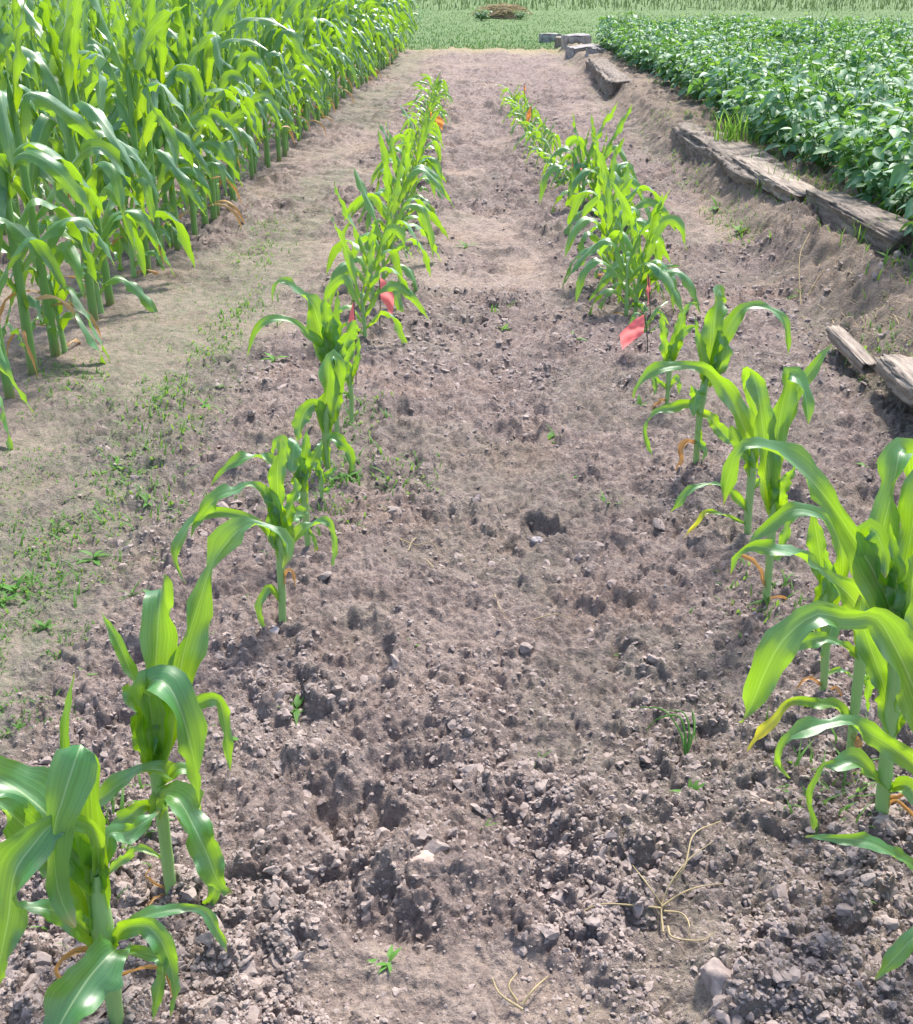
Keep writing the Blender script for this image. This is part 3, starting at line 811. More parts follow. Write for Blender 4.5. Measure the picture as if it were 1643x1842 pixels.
# left row, third
custom_corn('corn_plant', (508, 1128), [(508, 1128, 13), (507, 1060, 14), (505, 1000, 16), (505, 955, 20), (504, 930, 16)], [
    ([(506, 965, 20), (501, 905, 28), (499, 850, 30), (504, 810, 18), (506, 788, 2)], (0, 0, -1), 'g', .1),
    ([(504, 955, 22), (492, 905, 28), (468, 879, 16), (446, 872, 15), (424, 884, 24), (396, 893, 30), (370, 915, 26), (350, 946, 9), (344, 968, 1)], (0, 1, 3, 4)),
    ([(508, 995, 14), (468, 941, 12), (425, 925, 16), (385, 922, 20), (346, 940, 28), (326, 970, 25), (315, 1002, 9), (325, 1035, 4), (336, 1050, 1)], (0, 1, 4, 5)),
    ([(508, 955, 22), (526, 905, 24), (533, 878, 16), (531, 858, 2)], (0, -2, -3), 'g', .1),
    ([(508, 1000, 14), (540, 958, 22), (572, 942, 22), (592, 941, 14), (602, 965, 9), (604, 988, 12), (600, 1008, 8), (598, 1020, 1)], (0, 0, 2)),
    ([(508, 985, 20), (524, 938, 28), (540, 922, 22), (556, 920, 3)], (0, -3, -5)),
    ([(507, 1010, 10), (492, 978, 11), (478, 955, 2)], (0, 2)),
    ([(505, 985, 24), (490, 930, 26), (482, 900, 16), (478, 870, 2)], (0, 1, 1), 'g', .1),
    ([(507, 1085, 7), (484, 1056, 14), (469, 1088, 15), (470, 1116, 10), (484, 1148, 1)], (0, 3, 4)),
    ([(508, 1060, 6), (520, 1026, 9), (530, 1040, 7), (532, 1056, 2)], (0, 2), 'd'),
], 'third young corn plant of the left row, leaves arching left over bare soil', LG, 3)
custom_corn('corn_plant', (556, 1000), [(556, 1000, 10), (552, 950, 12), (548, 900, 15), (546, 860, 17), (546, 840, 14)], [
    ([(546, 900, 20), (540, 855, 32), (548, 812, 22), (555, 768, 2)], (0, 1, 0), 'g', .1),
    ([(545, 880, 22), (535, 832, 30), (537, 798, 28), (530, 800, 26), (526, 838, 20), (528, 852, 3)], (0, 1, 4, 6)),
    ([(546, 860, 14), (516, 838, 14), (490, 830, 18), (462, 822, 22), (430, 828, 22), (405, 842, 11), (385, 864, 6), (380, 874, 1)], (0, 1, 3)),
    ([(542, 860, 16), (522, 822, 24), (508, 796, 24), (497, 796, 14), (490, 818, 2)], (0, -2, -3)),
    ([(548, 862, 18), (560, 834, 22), (574, 806, 14), (580, 792, 2)], (0, -2, -4)),
    ([(554, 950, 8), (566, 975, 8), (570, 1000, 6), (566, 1014, 1)], (0, 4), 't'),
], 'young corn plant behind the tan stone in the left row', LG, 4)
custom_corn('corn_plant', (579, 922), [(579, 922, 7), (579, 890, 7), (578, 862, 9), (577, 845, 8)], [
    ([(578, 862, 10), (575, 835, 12), (572, 812, 2)], (0, 0), 'g', .1),
    ([(578, 870, 9), (594, 850, 13), (608, 842, 2)], (0, -1)), ([(578, 862, 8), (568, 842, 8), (561, 830, 1)], (0, 1)),
    ([(579, 885, 7), (592, 880, 9), (600, 876, 1)], (0, 1)),
], 'smallest corn seedling of the left row, short and thin with four leaves', LG, 5)
custom_corn('corn_plant', (590, 852), [(590, 852, 10), (589, 810, 11), (587, 775, 16), (588, 745, 18), (589, 720, 16)], [
    ([(588, 775, 24), (586, 735, 34), (590, 690, 34), (592, 655, 28), (600, 640, 26), (610, 660, 20), (612, 700, 14), (606, 712, 2)], (0, 1, 1, -2), 'g', .12),
    ([(586, 765, 22), (578, 735, 22), (565, 728, 22), (548, 742, 28), (540, 770, 24), (536, 794, 3)], (0, 2, 4)),
    ([(589, 840, 10), (586, 806, 22), (592, 790, 26), (610, 794, 26), (628, 808, 22), (632, 838, 14), (631, 862, 1)], (0, 1, 3)),
    ([(590, 770, 18), (600, 742, 20), (612, 700, 18), (617, 672, 2)], (0, -2, -3), 'g', .1),
], 'young corn plant with a yellow green funnel of rolled leaves, middle of left row', LG, 6)
custom_corn('corn_plant', (607, 788), [(607, 788, 9), (605, 740, 10), (602, 700, 14), (600, 660, 18), (600, 630, 18)], [
    ([(600, 668, 30), (595, 625, 42), (592, 590, 30), (590, 555, 8), (592, 540, 2)], (0, 0, 0), 'g', .1),
    ([(601, 668, 24), (608, 620, 24), (607, 560, 12), (607, 522, 2)], (0, -1, -2), 'g', .1),
    ([(598, 670, 24), (582, 620, 36), (572, 575, 34), (560, 545, 26), (540, 528, 18), (520, 508, 13), (502, 507, 9), (491, 525, 5), (490, 548, 1)], (0, 0, 2, 3)),
    ([(598, 660, 18), (575, 615, 18), (552, 600, 16), (530, 582, 12), (505, 574, 17), (478, 577, 15), (456, 600, 10), (445, 642, 1)], (0, 2, 4)),
    ([(602, 665, 22), (618, 622, 26), (634, 590, 22), (640, 575, 3)], (0, 2, 2)),
    ([(600, 650, 16), (590, 600, 14), (585, 560, 22), (588, 540, 10), (590, 532, 2)], (0, 3, 4)),
    ([(603, 700, 12), (622, 668, 16), (630, 640, 2)], (0, -2)),
], 'young corn plant reaching two long leaves leftward, beside the pink flag of the left row', LG, 7)
custom_corn('corn_plant', (633, 765), [(633, 765, 8), (632, 720, 8), (630, 680, 10), (630, 655, 12)], [
    ([(630, 690, 14), (627, 655, 20), (632, 620, 14), (633, 600, 2)], (0, 0), 'g', .1),
    ([(631, 685, 12), (640, 655, 12), (644, 625, 10), (646, 606, 2)], (0, -1), 'g', .1),
    ([(632, 715, 8), (622, 708, 8), (616, 702, 1)], (0, 1)),
], 'slender young corn plant with few rolled leaves, right of the two leafier ones', LG, 8)

# right row
custom_corn('corn_plant', (1745, 1850), [(1745, 1850, 30), (1742, 1780, 32), (1740, 1700, 30)], [
    ([(1742, 1760, 24), (1700, 1680, 30), (1655, 1680, 32), (1610, 1722, 30), (1574, 1762, 2)], (0, 2, 3)),
    ([(1740, 1720, 40), (1750, 1600, 60), (1790, 1500, 50), (1860, 1520, 3)], (0, 0, 2)),
], 'corn plant outside the lower right edge, only one bright leaf tip reaching in', RG, 9)
custom_corn('corn_plant', (1688, 1690), [(1688, 1690, 30), (1686, 1600, 32), (1682, 1480, 34), (1676, 1380, 36), (1670, 1300, 34)], [
    ([(1690, 1600, 14), (1655, 1565, 18), (1618, 1544, 24), (1570, 1518, 28), (1515, 1508, 18), (1449, 1505, 2)], (0, 2, 3)),
    ([(1680, 1430, 26), (1648, 1385, 34), (1606, 1345, 38), (1565, 1320, 34), (1525, 1298, 26), (1492, 1302, 18), (1455, 1312, 32), (1425, 1325, 19), (1403, 1350, 19), (1400, 1372, 11), (1419, 1400, 2)], (0, 3, 5, 3)),
    ([(1674, 1340, 40), (1648, 1250, 78), (1610, 1165, 74), (1575, 1110, 42), (1520, 1112, 38), (1470, 1104, 36), (1435, 1126, 38), (1402, 1160, 56), (1376, 1210, 48), (1355, 1262, 28), (1334, 1300, 3)], (0, 3, 6, 7, 6)),
    ([(1672, 1330, 44), (1680, 1200, 60), (1700, 1080, 50), (1760, 1020, 40), (1830, 1100, 3)], (0, -2, 0), 'g', .15),
    ([(1668, 1320, 30), (1650, 1220, 44), (1648, 1120, 40), (1655, 1040, 3)], (0, -1, -2), 'g', .1),
    ([(1684, 1470, 20), (1720, 1420, 30), (1790, 1440, 34), (1850, 1540, 3)], (0, 2, 3)),
], 'broad leaved corn plant at the right edge, its large arching leaf crossing the row', RG, 10)
custom_corn('corn_plant', (1585, 1490), [(1585, 1490, 26), (1588, 1440, 25), (1594, 1375, 25), (1602, 1300, 25), (1610, 1235, 27), (1612, 1180, 30), (1612, 1130, 28)], [
    ([(1606, 1310, 28), (1590, 1235, 44), (1566, 1165, 42), (1550, 1110, 34), (1548, 1070, 3)], (0, -1, -3), 'g', .1),
    ([(1614, 1180, 36), (1600, 1090, 62), (1562, 1010, 66), (1524, 950, 34), (1496, 908, 24), (1458, 862, 52), (1420, 828, 42), (1378, 806, 34), (1345, 800, 18), (1328, 808, 14), (1317, 835, 22), (1307, 872, 26), (1302, 910, 2)], (0, 1, 3, 4, 3)),
    ([(1612, 1160, 40), (1592, 1060, 50), (1585, 980, 50), (1600, 905, 50), (1612, 850, 46), (1620, 812, 42), (1632, 815, 36), (1640, 870, 3)], (0, -2, -3, -6, -10), 'g', .15),
    ([(1616, 1160, 36), (1625, 1040, 46), (1640, 960, 50), (1650, 890, 46), (1670, 840, 30), (1700, 850, 3)], (0, -2, -5), 'g', .15),
    ([(1608, 1130, 30), (1580, 1050, 44), (1568, 990, 46), (1562, 957, 36), (1575, 955, 34), (1592, 1000, 30), (1594, 1040, 3)], (0, 1, 3, 5), 'g', .15),
    ([(1614, 1140, 24), (1616, 1070, 30), (1608, 1010, 26), (1602, 940, 3)], (0, 2, 2), 'g', .1),
    ([(1620, 1180, 34), (1636, 1100, 44), (1642, 1040, 40), (1644, 990, 3)], (0, 3, 3), 'g', .1),
    ([(1600, 1420, 18), (1570, 1393, 24), (1537, 1370, 38), (1505, 1375, 26), (1482, 1376, 11), (1466, 1400, 12), (1455, 1432, 11), (1460, 1460, 8), (1466, 1480, 11), (1462, 1495, 1)], (0, 3, 4)),
    ([(1600, 1418, 16), (1636, 1418, 34), (1668, 1475, 32), (1690, 1535, 3)], (0, 3, 5)),
    ([(1606, 1320, 20), (1628, 1285, 22), (1660, 1275, 28), (1700, 1330, 3)], (0, 0, 1)),
    ([(1592, 1440, 10), (1625, 1430, 10), (1650, 1450, 3)], (0, 2), 'd'),
    ([(1590, 1470, 8), (1612, 1440, 9), (1640, 1465, 8), (1655, 1500, 2)], (0, 2), 'd'),
], 'tall young corn plant with the thick pale stalk, nearest whole one of the right row', RG, 11)
custom_corn('corn_plant', (1528, 1378), [(1528, 1378, 16), (1534, 1320, 17), (1540, 1260, 18), (1547, 1200, 20), (1550, 1150, 22), (1552, 1110, 20)], [
    ([(1548, 1185, 14), (1522, 1165, 17), (1496, 1152, 14), (1460, 1150, 28), (1430, 1164, 20), (1417, 1177, 2)], (0, 1, 2)),
    ([(1550, 1170, 24), (1552, 1110, 40), (1530, 1072, 54), (1505, 1050, 36), (1484, 1030, 13), (1460, 1014, 18), (1432, 998, 34), (1400, 990, 30), (1365, 982, 22), (1345, 983, 12), (1325, 1000, 11), (1314, 1034, 1)], (0, 0, 2, 3)),
    ([(1538, 1310, 14), (1510, 1276, 22), (1480, 1268, 24), (1440, 1260, 17), (1415, 1267, 14), (1395, 1294, 16), (1372, 1318, 19), (1343, 1352, 2)], (0, 2, 3), 't'),
    ([(1552, 1160, 24), (1562, 1080, 34), (1575, 1030, 26), (1580, 1000, 3)], (0, -2, -2), 'g', .1),
    ([(1535, 1320, 16), (1542, 1345, 18), (1548, 1362, 3)], (0, 3), 'd'),
    ([(1532, 1340, 8), (1522, 1400, 9), (1512, 1440, 2)], (0, 3), 'd'),
    ([(1545, 1230, 14), (1560, 1215, 22), (1562, 1280, 3)], (0, -2)),
], 'corn plant whose low leaf ends in a bright yellow tip, right row', RG, 12)
custom_corn('corn_plant', (1481, 1256), [(1481, 1256, 12), (1484, 1200, 14), (1486, 1150, 16), (1485, 1090, 18), (1482, 1050, 20)], [
    ([(1485, 1120, 26), (1480, 1060, 34), (1475, 1000, 36), (1468, 955, 26), (1462, 920, 3)], (0, -1, -2), 'g', .1),
    ([(1488, 1110, 20), (1515, 1035, 30), (1512, 985, 34), (1494, 942, 32), (1465, 922, 24), (1430, 917, 28), (1396, 934, 26), (1366, 960, 18), (1345, 982, 3)], (0, 1, 4)),
    ([(1485, 1150, 16), (1500, 1118, 28), (1492, 1145, 22), (1478, 1185, 2)], (0, 3, 4)),
    ([(1484, 1150, 10), (1465, 1128, 16), (1450, 1120, 14), (1436, 1130, 3)], (0, -1)),
    ([(1483, 1215, 6), (1510, 1205, 10), (1540, 1222, 2)], (0, -1)),
    ([(1482, 1100, 22), (1492, 1050, 28), (1490, 1010, 14), (1485, 985, 2)], (0, 2), 'g', .1),
    ([(1481, 1235, 6), (1455, 1222, 10), (1430, 1240, 2)], (0, 2), 'd'),
    ([(1482, 1245, 6), (1505, 1240, 8), (1516, 1262, 2)], (0, 2), 'd'),
], 'thin stalked corn plant between the yellow tipped one and the next pair, right row', RG, 13)
custom_corn('corn_plant', (1378, 1092), [(1378, 1092, 13), (1383, 1030, 13), (1387, 970, 15), (1391, 920, 18), (1393, 880, 20)], [
    ([(1391, 920, 24), (1386, 865, 38), (1380, 820, 40), (1372, 770, 36), (1366, 720, 36), (1360, 690, 34), (1352, 668, 26), (1344, 672, 16), (1338, 700, 2)], (0, 0, 0, -3, -6), 'g', .15),
    ([(1394, 915, 22), (1408, 882, 28), (1424, 850, 14), (1432, 832, 2)], (0, 2, 2), 'g', .1),
    ([(1392, 900, 24), (1396, 820, 30), (1404, 745, 34), (1414, 700, 34), (1418, 668, 20), (1432, 676, 30), (1446, 700, 28), (1452, 730, 20), (1455, 764, 2)], (0, -1, -2, 1, 3), 'g', .2),
    ([(1392, 880, 18), (1405, 790, 20), (1430, 710, 22), (1458, 668, 22), (1478, 640, 12), (1497, 620, 1)], (0, -4, -6), 'g', .2),
    ([(1385, 985, 12), (1400, 1000, 14), (1425, 930, 18), (1440, 915, 2)], (0, -3)),
    ([(1379, 1080, 6), (1400, 1075, 7), (1424, 1085, 8), (1425, 1108, 6), (1405, 1118, 2)], (0, 2), 'd'),
    ([(1380, 1060, 6), (1362, 1020, 10), (1340, 1000, 10), (1325, 1002, 2)], (0, 2), 'd'),
], 'young corn plant with two broad upright blades, before the raised bank in the right row', RG, 14)
custom_corn('corn_plant', (1346, 978), [(1346, 978, 12), (1346, 930, 13), (1351, 875, 14), (1354, 830, 18), (1354, 800, 18)], [
    ([(1354, 840, 24), (1342, 778, 34), (1316, 722, 42), (1292, 682, 26), (1270, 662, 20), (1235, 657, 15), (1195, 661, 21), (1165, 674, 15), (1146, 698, 8), (1139, 716, 1)], (0, 1, 3, 4)),
    ([(1352, 850, 18), (1335, 810, 22), (1320, 780, 20), (1314, 764, 2)], (0, 2, 2), 'g', .1),
    ([(1349, 922, 10), (1325, 895, 18), (1300, 875, 11), (1270, 872, 8), (1245, 880, 14), (1225, 900, 16), (1206, 922, 1)], (0, 2, 3)),
    ([(1356, 830, 18), (1362, 770, 20), (1352, 720, 16), (1340, 680, 12), (1337, 660, 2)], (0, -2, -3), 'g', .1),
    ([(1348, 945, 6), (1300, 926, 8), (1270, 921, 9), (1254, 940, 9), (1230, 968, 1)], (0, 3), 't'),
    ([(1353, 880, 12), (1372, 860, 16), (1388, 870, 2)], (0, -2)),
], 'young corn plant whose highest leaf arches far left in an S, right row', RG, 15)
custom_corn('corn_plant', (1252, 848), [(1252, 848, 11), (1255, 790, 11), (1260, 740, 12), (1267, 695, 16), (1273, 660, 18)], [
    ([(1272, 680, 24), (1282, 620, 36), (1286, 570, 36), (1291, 528, 26), (1298, 524, 20), (1304, 545, 2)], (0, -1, -3, -6), 'g', .15),
    ([(1274, 685, 22), (1292, 630, 26), (1310, 588, 30), (1328, 562, 24), (1346, 552, 15), (1370, 552, 14), (1400, 565, 20), (1415, 588, 15), (1418, 642, 1)], (0, -1, 0)),
    ([(1270, 680, 20), (1260, 620, 16), (1250, 568, 2)], (0, 1, 0), 'g', .1),
    ([(1262, 740, 16), (1258, 712, 26), (1254, 702, 28), (1250, 730, 20), (1248, 750, 3)], (0, 3, 6)),
    ([(1259, 745, 12), (1240, 728, 16), (1216, 732, 20), (1190, 738, 14), (1172, 750, 8), (1160, 772, 8), (1165, 800, 8), (1174, 822, 1)], (0, 2, 3)),
    ([(1262, 742, 14), (1285, 758, 24), (1308, 786, 22), (1326, 800, 8), (1340, 812, 1)], (0, 3, 3)),
    ([(1273, 690, 20), (1296, 655, 28), (1302, 620, 20), (1296, 596, 2)], (0, 2, 2), 'g', .1),
    ([(1256, 770, 10), (1262, 800, 14), (1268, 812, 10), (1264, 830, 1)], (0, 3)),
    ([(1252, 800, 6), (1234, 797, 14), (1223, 822, 13), (1218, 862, 2)], (0, 3), 'd'),
], 'young corn plant with a long brown hanging dead leaf at its foot, right row', RG, 16)
custom_corn('corn_plant', (1199, 738), [(1199, 738, 8), (1202, 700, 8), (1204, 665, 11), (1205, 640, 14)], [
    ([(1204, 665, 18), (1200, 625, 22), (1192, 585, 12), (1188, 558, 2)], (0, 0), 'g', .1),
    ([(1206, 665, 18), (1214, 615, 24), (1228, 575, 16), (1240, 548, 8), (1256, 545, 2)], (0, -1, -1), 'g', .1),
    ([(1207, 650, 14), (1222, 610, 14), (1240, 590, 12), (1252, 586, 2)], (0, 2, 2)),
    ([(1201, 700, 8), (1178, 680, 10), (1180, 700, 8), (1176, 712, 1)], (0, 2)),
    ([(1202, 700, 8), (1216, 680, 10), (1222, 695, 8), (1221, 710, 1)], (0, 1)),
    ([(1199, 722, 5), (1186, 722, 9), (1172, 742, 2)], (0, 2), 'd'),
], 'young corn plant standing next right of the large pink flag', RG, 17)

# ---- the rest of the two young rows
ORD = ['first', 'second', 'third', 'fourth', 'fifth', 'sixth', 'seventh', 'eighth', 'ninth', 'tenth', 'eleventh', 'twelfth', 'thirteenth',
       'fourteenth', 'fifteenth', 'sixteenth', 'seventeenth', 'eighteenth', 'nineteenth', 'twentieth']
rnd = random.Random(4)
Lrest = [(659, 628, 0, .92), (674, 572, 1, 1.0), (690, 535, 2, 1.05), (707, 487, 3, 1.15), (716, 450, 4, 1.12), (727, 420, 5, 1.1), (735, 394, 6, 1.1),
         (742, 368, 0, 1.0), (748, 345, 1, .95), (752, 322, 2, .95), (757, 300, 3, .85)]
for i, (px, py, t, sc) in enumerate(Lrest):
    p = G(px, py)
    lab = ['young corn plant just behind the two pink flags of the left row', 'young corn plant close beside the upright pink flag, left row'][i] if i < 2 else \
        '%s full sized corn plant beyond the pink flags in the left row' % ORD[i - 1]
    place_corn(YT[t], p[0], p[1], rnd.uniform(-.5, .5) + (math.pi if rnd.random() < .5 else 0), sc * .88, lab, LG, py > 400)
Lfar = [(761, 280), (765, 262), (768, 248), (771, 236), (774, 224), (776, 214), (779, 205), (781, 197), (783, 190), (785, 184)]
for i, (px, py) in enumerate(Lfar):
    p = G(px, py)
    place_corn(ST[i % 4], p[0], p[1], rnd.uniform(-.7, .7), rnd.uniform(.95, 1.25), '%s of the small bluish corn plants at the far end of the left row' % ORD[i], LG, False)
Rrest = [(1160, 630, 'S', .6), (1164, 556, 'S', .8), (1155, 553, 1, .95), (1141, 582, 4, .92), (1126, 584, 2, .98), (1104, 534, 5, .95), (1097, 518, 6, 1.0),
         (1108, 470, 0, 1.0), (1088, 440, 3, 1.05), (1065, 392, 1, 1.15), (1049, 394, 2, 1.2), (1092, 400, 6, 1.0), (1078, 360, 4, .95), (1040, 352, 5, .75)]
RLAB = ['tiny corn plant at the foot of the large pink flag', 'small corn plant by the narrow pink flag of the right row', 'leafy corn plant directly left of the narrow pink flag',
        'corn plant up and left of the large pink flag, second stalk', 'corn plant up and left of the large pink flag, leftmost stalk']
for i, (px, py, t, sc) in enumerate(Rrest):
    p = G(px, py)
    tm = ST[i % 4] if t == 'S' else YT[t]
    lab = RLAB[i] if i < 5 else '%s corn plant beyond the narrow pink flag in the right row' % ORD[i - 5]
    place_corn(tm, p[0], p[1], rnd.uniform(-.6, .6) + (math.pi if rnd.random() < .5 else 0), sc * .94, lab, RG, py > 380)
Rfar = [(1012, 352), (1003, 338), (990, 322), (980, 306), (970, 292), (960, 276), (952, 262), (946, 250), (940, 238), (934, 228), (929, 218), (924, 209), (921, 201)]
for i, (px, py) in enumerate(Rfar):
    p = G(px, py)
    place_corn(ST[(i + 1) % 4], p[0], p[1], rnd.uniform(-.7, .7), rnd.uniform(.8, 1.1), '%s of the small pale corn plants at the far end of the right row' % ORD[i], RG, False)

# ---- the tall corn block on the left
CG = 'tall corn of the block on the left'
front = [(-14, 785, 'Y', 1.0), (22, 733, 0, .90), (63, 687, 1, .98), (104, 654, 2, 1.0), (120, 646, 'Y', 1.1), (172, 592, 3, .98), (186, 580, 'Y', 1.2), (202, 565, 4, 1.0), (243, 512, 'Y', 1.3), (268, 506, 5, .98),
         (290, 494, 6, .95), (323, 466, 7, 1.0)]
FLAB = ['small ragged corn plant at the left frame edge, nearest of the tall block', 'shorter corn plant at the left frame edge with a drooping lower leaf', 'thick stalked tall corn, second from the left edge in the front row',
        'tall corn plant standing third from the left edge, straight green stalk', 'thin weak corn plant crowded against the third thick stalk',
        'tall corn plant beside the little mossy clearing, dark root base', 'thin weak corn plant left of a thick dark based stalk',
        'tall corn plant with the darkest stalk base, middle of the front row', 'short corn plant with a pale open whorl in the front row',
        'tall corn plant with a reddish brown foot in the front row', 'tall corn plant just right of the reddish footed one', 'tall corn plant whose leaf tip hangs over the lane, past the reddish footed ones']
ncorn = 0
for i, (px, py, t, sc) in enumerate(front):
    p = G(px, py)
    tm = YT[i % 7] if t == 'Y' else FT[t]
    place_corn(tm, p[0], p[1], rnd.uniform(-.9, .9) + (math.pi if rnd.random() < .5 else 0), sc, FLAB[i], CG, True); ncorn += 1
for r, (X0, ya) in enumerate([(-1.28, 4.62), (-2.12, 4.0), (-2.98, 5.6), (-3.85, 7.4)]):
    y = ya
    step = [.175, .20, .235, .27][r]
    while y < 17.6:
        x = X0 + rnd.uniform(-.05, .05) + .018 * max(0, y - 8)
        yy = y + rnd.uniform(-.03, .03)
        hs = [1.0, .97, .90, .86][r] * rnd.uniform(.86, 1.08)
        near = (r == 0 and yy < 6.5) or (r == 1 and yy < 5.6)
        if r == 0:
            lab = 'tall corn plant in the front line of the block, along the lane edge' if yy > 6.5 else '%s tall corn plant up the lane past the corner one' % ORD[int((yy - 4.55) / .175)]
        else:
            lab = ['', 'tall corn plant in the second line of the block, behind the front stalks', 'corn plant in the third line of the left block, seen between others',
                   'corn plant in the hindmost line of the left block, against the meadow'][r]
        place_corn(FT[rnd.randrange(14)], x, yy, rnd.uniform(-.9, .9) + (math.pi if rnd.random() < .5 else 0), hs, lab, CG if r else (CG), near)
        ncorn += 1
        y += step * rnd.uniform(.85, 1.15)
print('corn plants', ncorn)

# ------------------------------------------------------------------ leafy bushes on the right
def leaflet(L, W, n=5, M=4, cup=.25, droop=.5):
    t = np.linspace(0, 1, n)
    w = W * np.interp(t, [0, .12, .35, .6, .85, 1], [.06, .6, 1, .85, .38, .02])
    x = L * t; z = -droop * L * t ** 2 * .6
    s = np.linspace(-1, 1, M + 1)
    V = np.stack([np.repeat(x, M + 1), (w[:, None] * s[None, :] / 2).ravel(), (z[:, None] + cup * (np.abs(s) ** 1.5)[None, :] * w[:, None] / 2 * .8).ravel()], 1)
    i = (np.arange(n - 1)[:, None] * (M + 1) + np.arange(M)[None, :]).ravel()
    Fq = np.stack([i, i + 1, i + M + 2, i + M + 1], 1)
    U = np.stack([np.tile((s + 1) / 2, n), np.repeat(t, M + 1)], 1)
    return V, Fq, U

def rotm(az, el, roll):
    ca, sa, ce, se, cr, sr = math.cos(az), math.sin(az), math.cos(el), math.sin(el), math.cos(roll), math.sin(roll)
    Rz = np.array([[ca, -sa, 0], [sa, ca, 0], [0, 0, 1]]); Ry = np.array([[ce, 0, -se], [0, 1, 0], [se, 0, ce]]); Rx = np.array([[1, 0, 0], [0, cr, -sr], [0, sr, cr]])
    return Rz @ Ry @ Rx

def make_bush(seed, h=.44, rad=.30, nst=9):
    rg = np.random.default_rng(seed)
    fol = Acc(); st = Acc()
    lets = [leaflet(1, .58, 6, 4, rg.uniform(.15, .5), rg.uniform(.2, .8)) for _ in range(5)]
    for s in range(nst):
        az = s * 2.4 + rg.normal(0, .3); out = rad * (.15 + .75 * rg.random())
        hh = h * rg.uniform(.75, 1.08) * (1 - .25 * (out / rad) ** 2)
        P = catmull(np.array([[0, 0, -.01], [math.cos(az) * out * .35, math.sin(az) * out * .35, hh * .4], [math.cos(az) * out * .75, math.sin(az) * out * .75, hh * .78], [math.cos(az) * out, math.sin(az) * out, hh]]), 9)
        V, Fq, U = tube(P, np.linspace(.006, .002, 9), 5); st.add(V, Fq, U)
        nlv = rg.integers(6, 10)
        for j in range(nlv):
            f = .28 + .72 * (j + rg.random() * .5) / nlv
            f = min(f, 1)
            q = P[min(8, int(f * 8))]
            a2 = az + rg.uniform(-2.4, 2.4) if f < .9 else rg.random() * 6.28
            el = rg.uniform(.0, .7)
            pl = rg.uniform(.05, .11)
            tip = q + np.array([math.cos(a2) * math.cos(el), math.sin(a2) * math.cos(el), math.sin(el)]) * pl
            V, Fq, U = tube(np.stack([q, (q + tip) / 2 + (0, 0, .004), tip]), [.0018, .0016, .0012], 4); st.add(V, Fq, U)
            top = f > .93
            nlf = 5 if rg.random() < .5 else 3
            for m in range(nlf):
                da = [0, 1.15, -1.15, 1.0, -1.0][m]
                back = [0, .012, .012, .05, .05][m]
                o_ = tip - (tip - q) / max(pl, 1e-6) * back
                sz = rg.uniform(.055, .095) * (1 if m == 0 else .8) * (.6 if top else 1.0)
                V, Fq, U = lets[rg.integers(5)]
                RM = rotm(a2 + da + rg.normal(0, .15), rg.uniform(-.55, .25) + (.45 if top else 0), rg.normal(0, .35))
                fol.add((V * sz) @ RM.T + o_, Fq, U, 1 if (top and s % 2 == 0) else 0)
    return fol.mesh('foliage', [M_BUSH, M_BUSHTIP]), st.mesh('stems', M_WEED), (fol, st)

BT = []
for i in range(7):
    fm, sm_, (fa, sa) = make_bush(500 + i)
    j = Acc()
    for a_, mi in ((fa, 0), (sa, 1)):
        for V, Fq, U in zip(a_.V, a_.F, a_.U): pass
    Vj = np.concatenate([np.concatenate(fa.V), np.concatenate(sa.V)]); nf = sum(len(v) for v in fa.V)
    Ff, Fs = np.concatenate(fa.F), np.concatenate(sa.F) + nf
    jm = mesh_np('bush', Vj, np.concatenate([Ff, Fs]), [M_BUSH, M_BUSHTIP, M_WEED], np.concatenate([np.concatenate(fa.U), np.concatenate(sa.U)]), True,
                 np.concatenate([np.concatenate(fa.M), np.full(len(Fs), 2)]))
    BT.append((fm, sm_, jm))
BG = 'leafy bush crop on the raised bank'
nb = 0
y = 3.55
while y < 17.2:
    x = 1.76 + (.05 if y > 6 else 0)
    first = True
    while x < max(2.4, y * .50 + .9):
        xx = x + rnd.uniform(-.08, .08); yy = y + rnd.uniform(-.08, .08)
        if not (yy > 16.2 and xx > 6.2):
            near = yy < 6.2 and xx < 3.4
            edge = first
            if near:
                root = empty('bush_plant', (xx, yy, gz(xx, yy)), rnd.uniform(0, 6.28))
                link('foliage', BT[nb % 7][0], root); link('stem', BT[nb % 7][1], root)
            else:
                root = link('bush_plant', BT[nb % 7][2], None, (xx, yy, gz(xx, yy))); root.rotation_euler = (0, 0, rnd.uniform(0, 6.28))
            s = rnd.uniform(.86, 1.14); root.scale = (s, s, s * rnd.uniform(.9, 1.1))
            if edge:
                lab = 'dark green leafy bush at the path side edge of the bean like crop'
                if y < 7: lab = '%s leafy bush from the right frame edge along the old timbers' % ORD[int((y - 3.5) / .36)]
            else:
                lab = 'leafy green bush inside the dense crop beyond the edge plants'
            tag(root, lab, 'bush', BG); nb += 1
        first = False
        x += .40
    y += .38
print('bushes', nb)

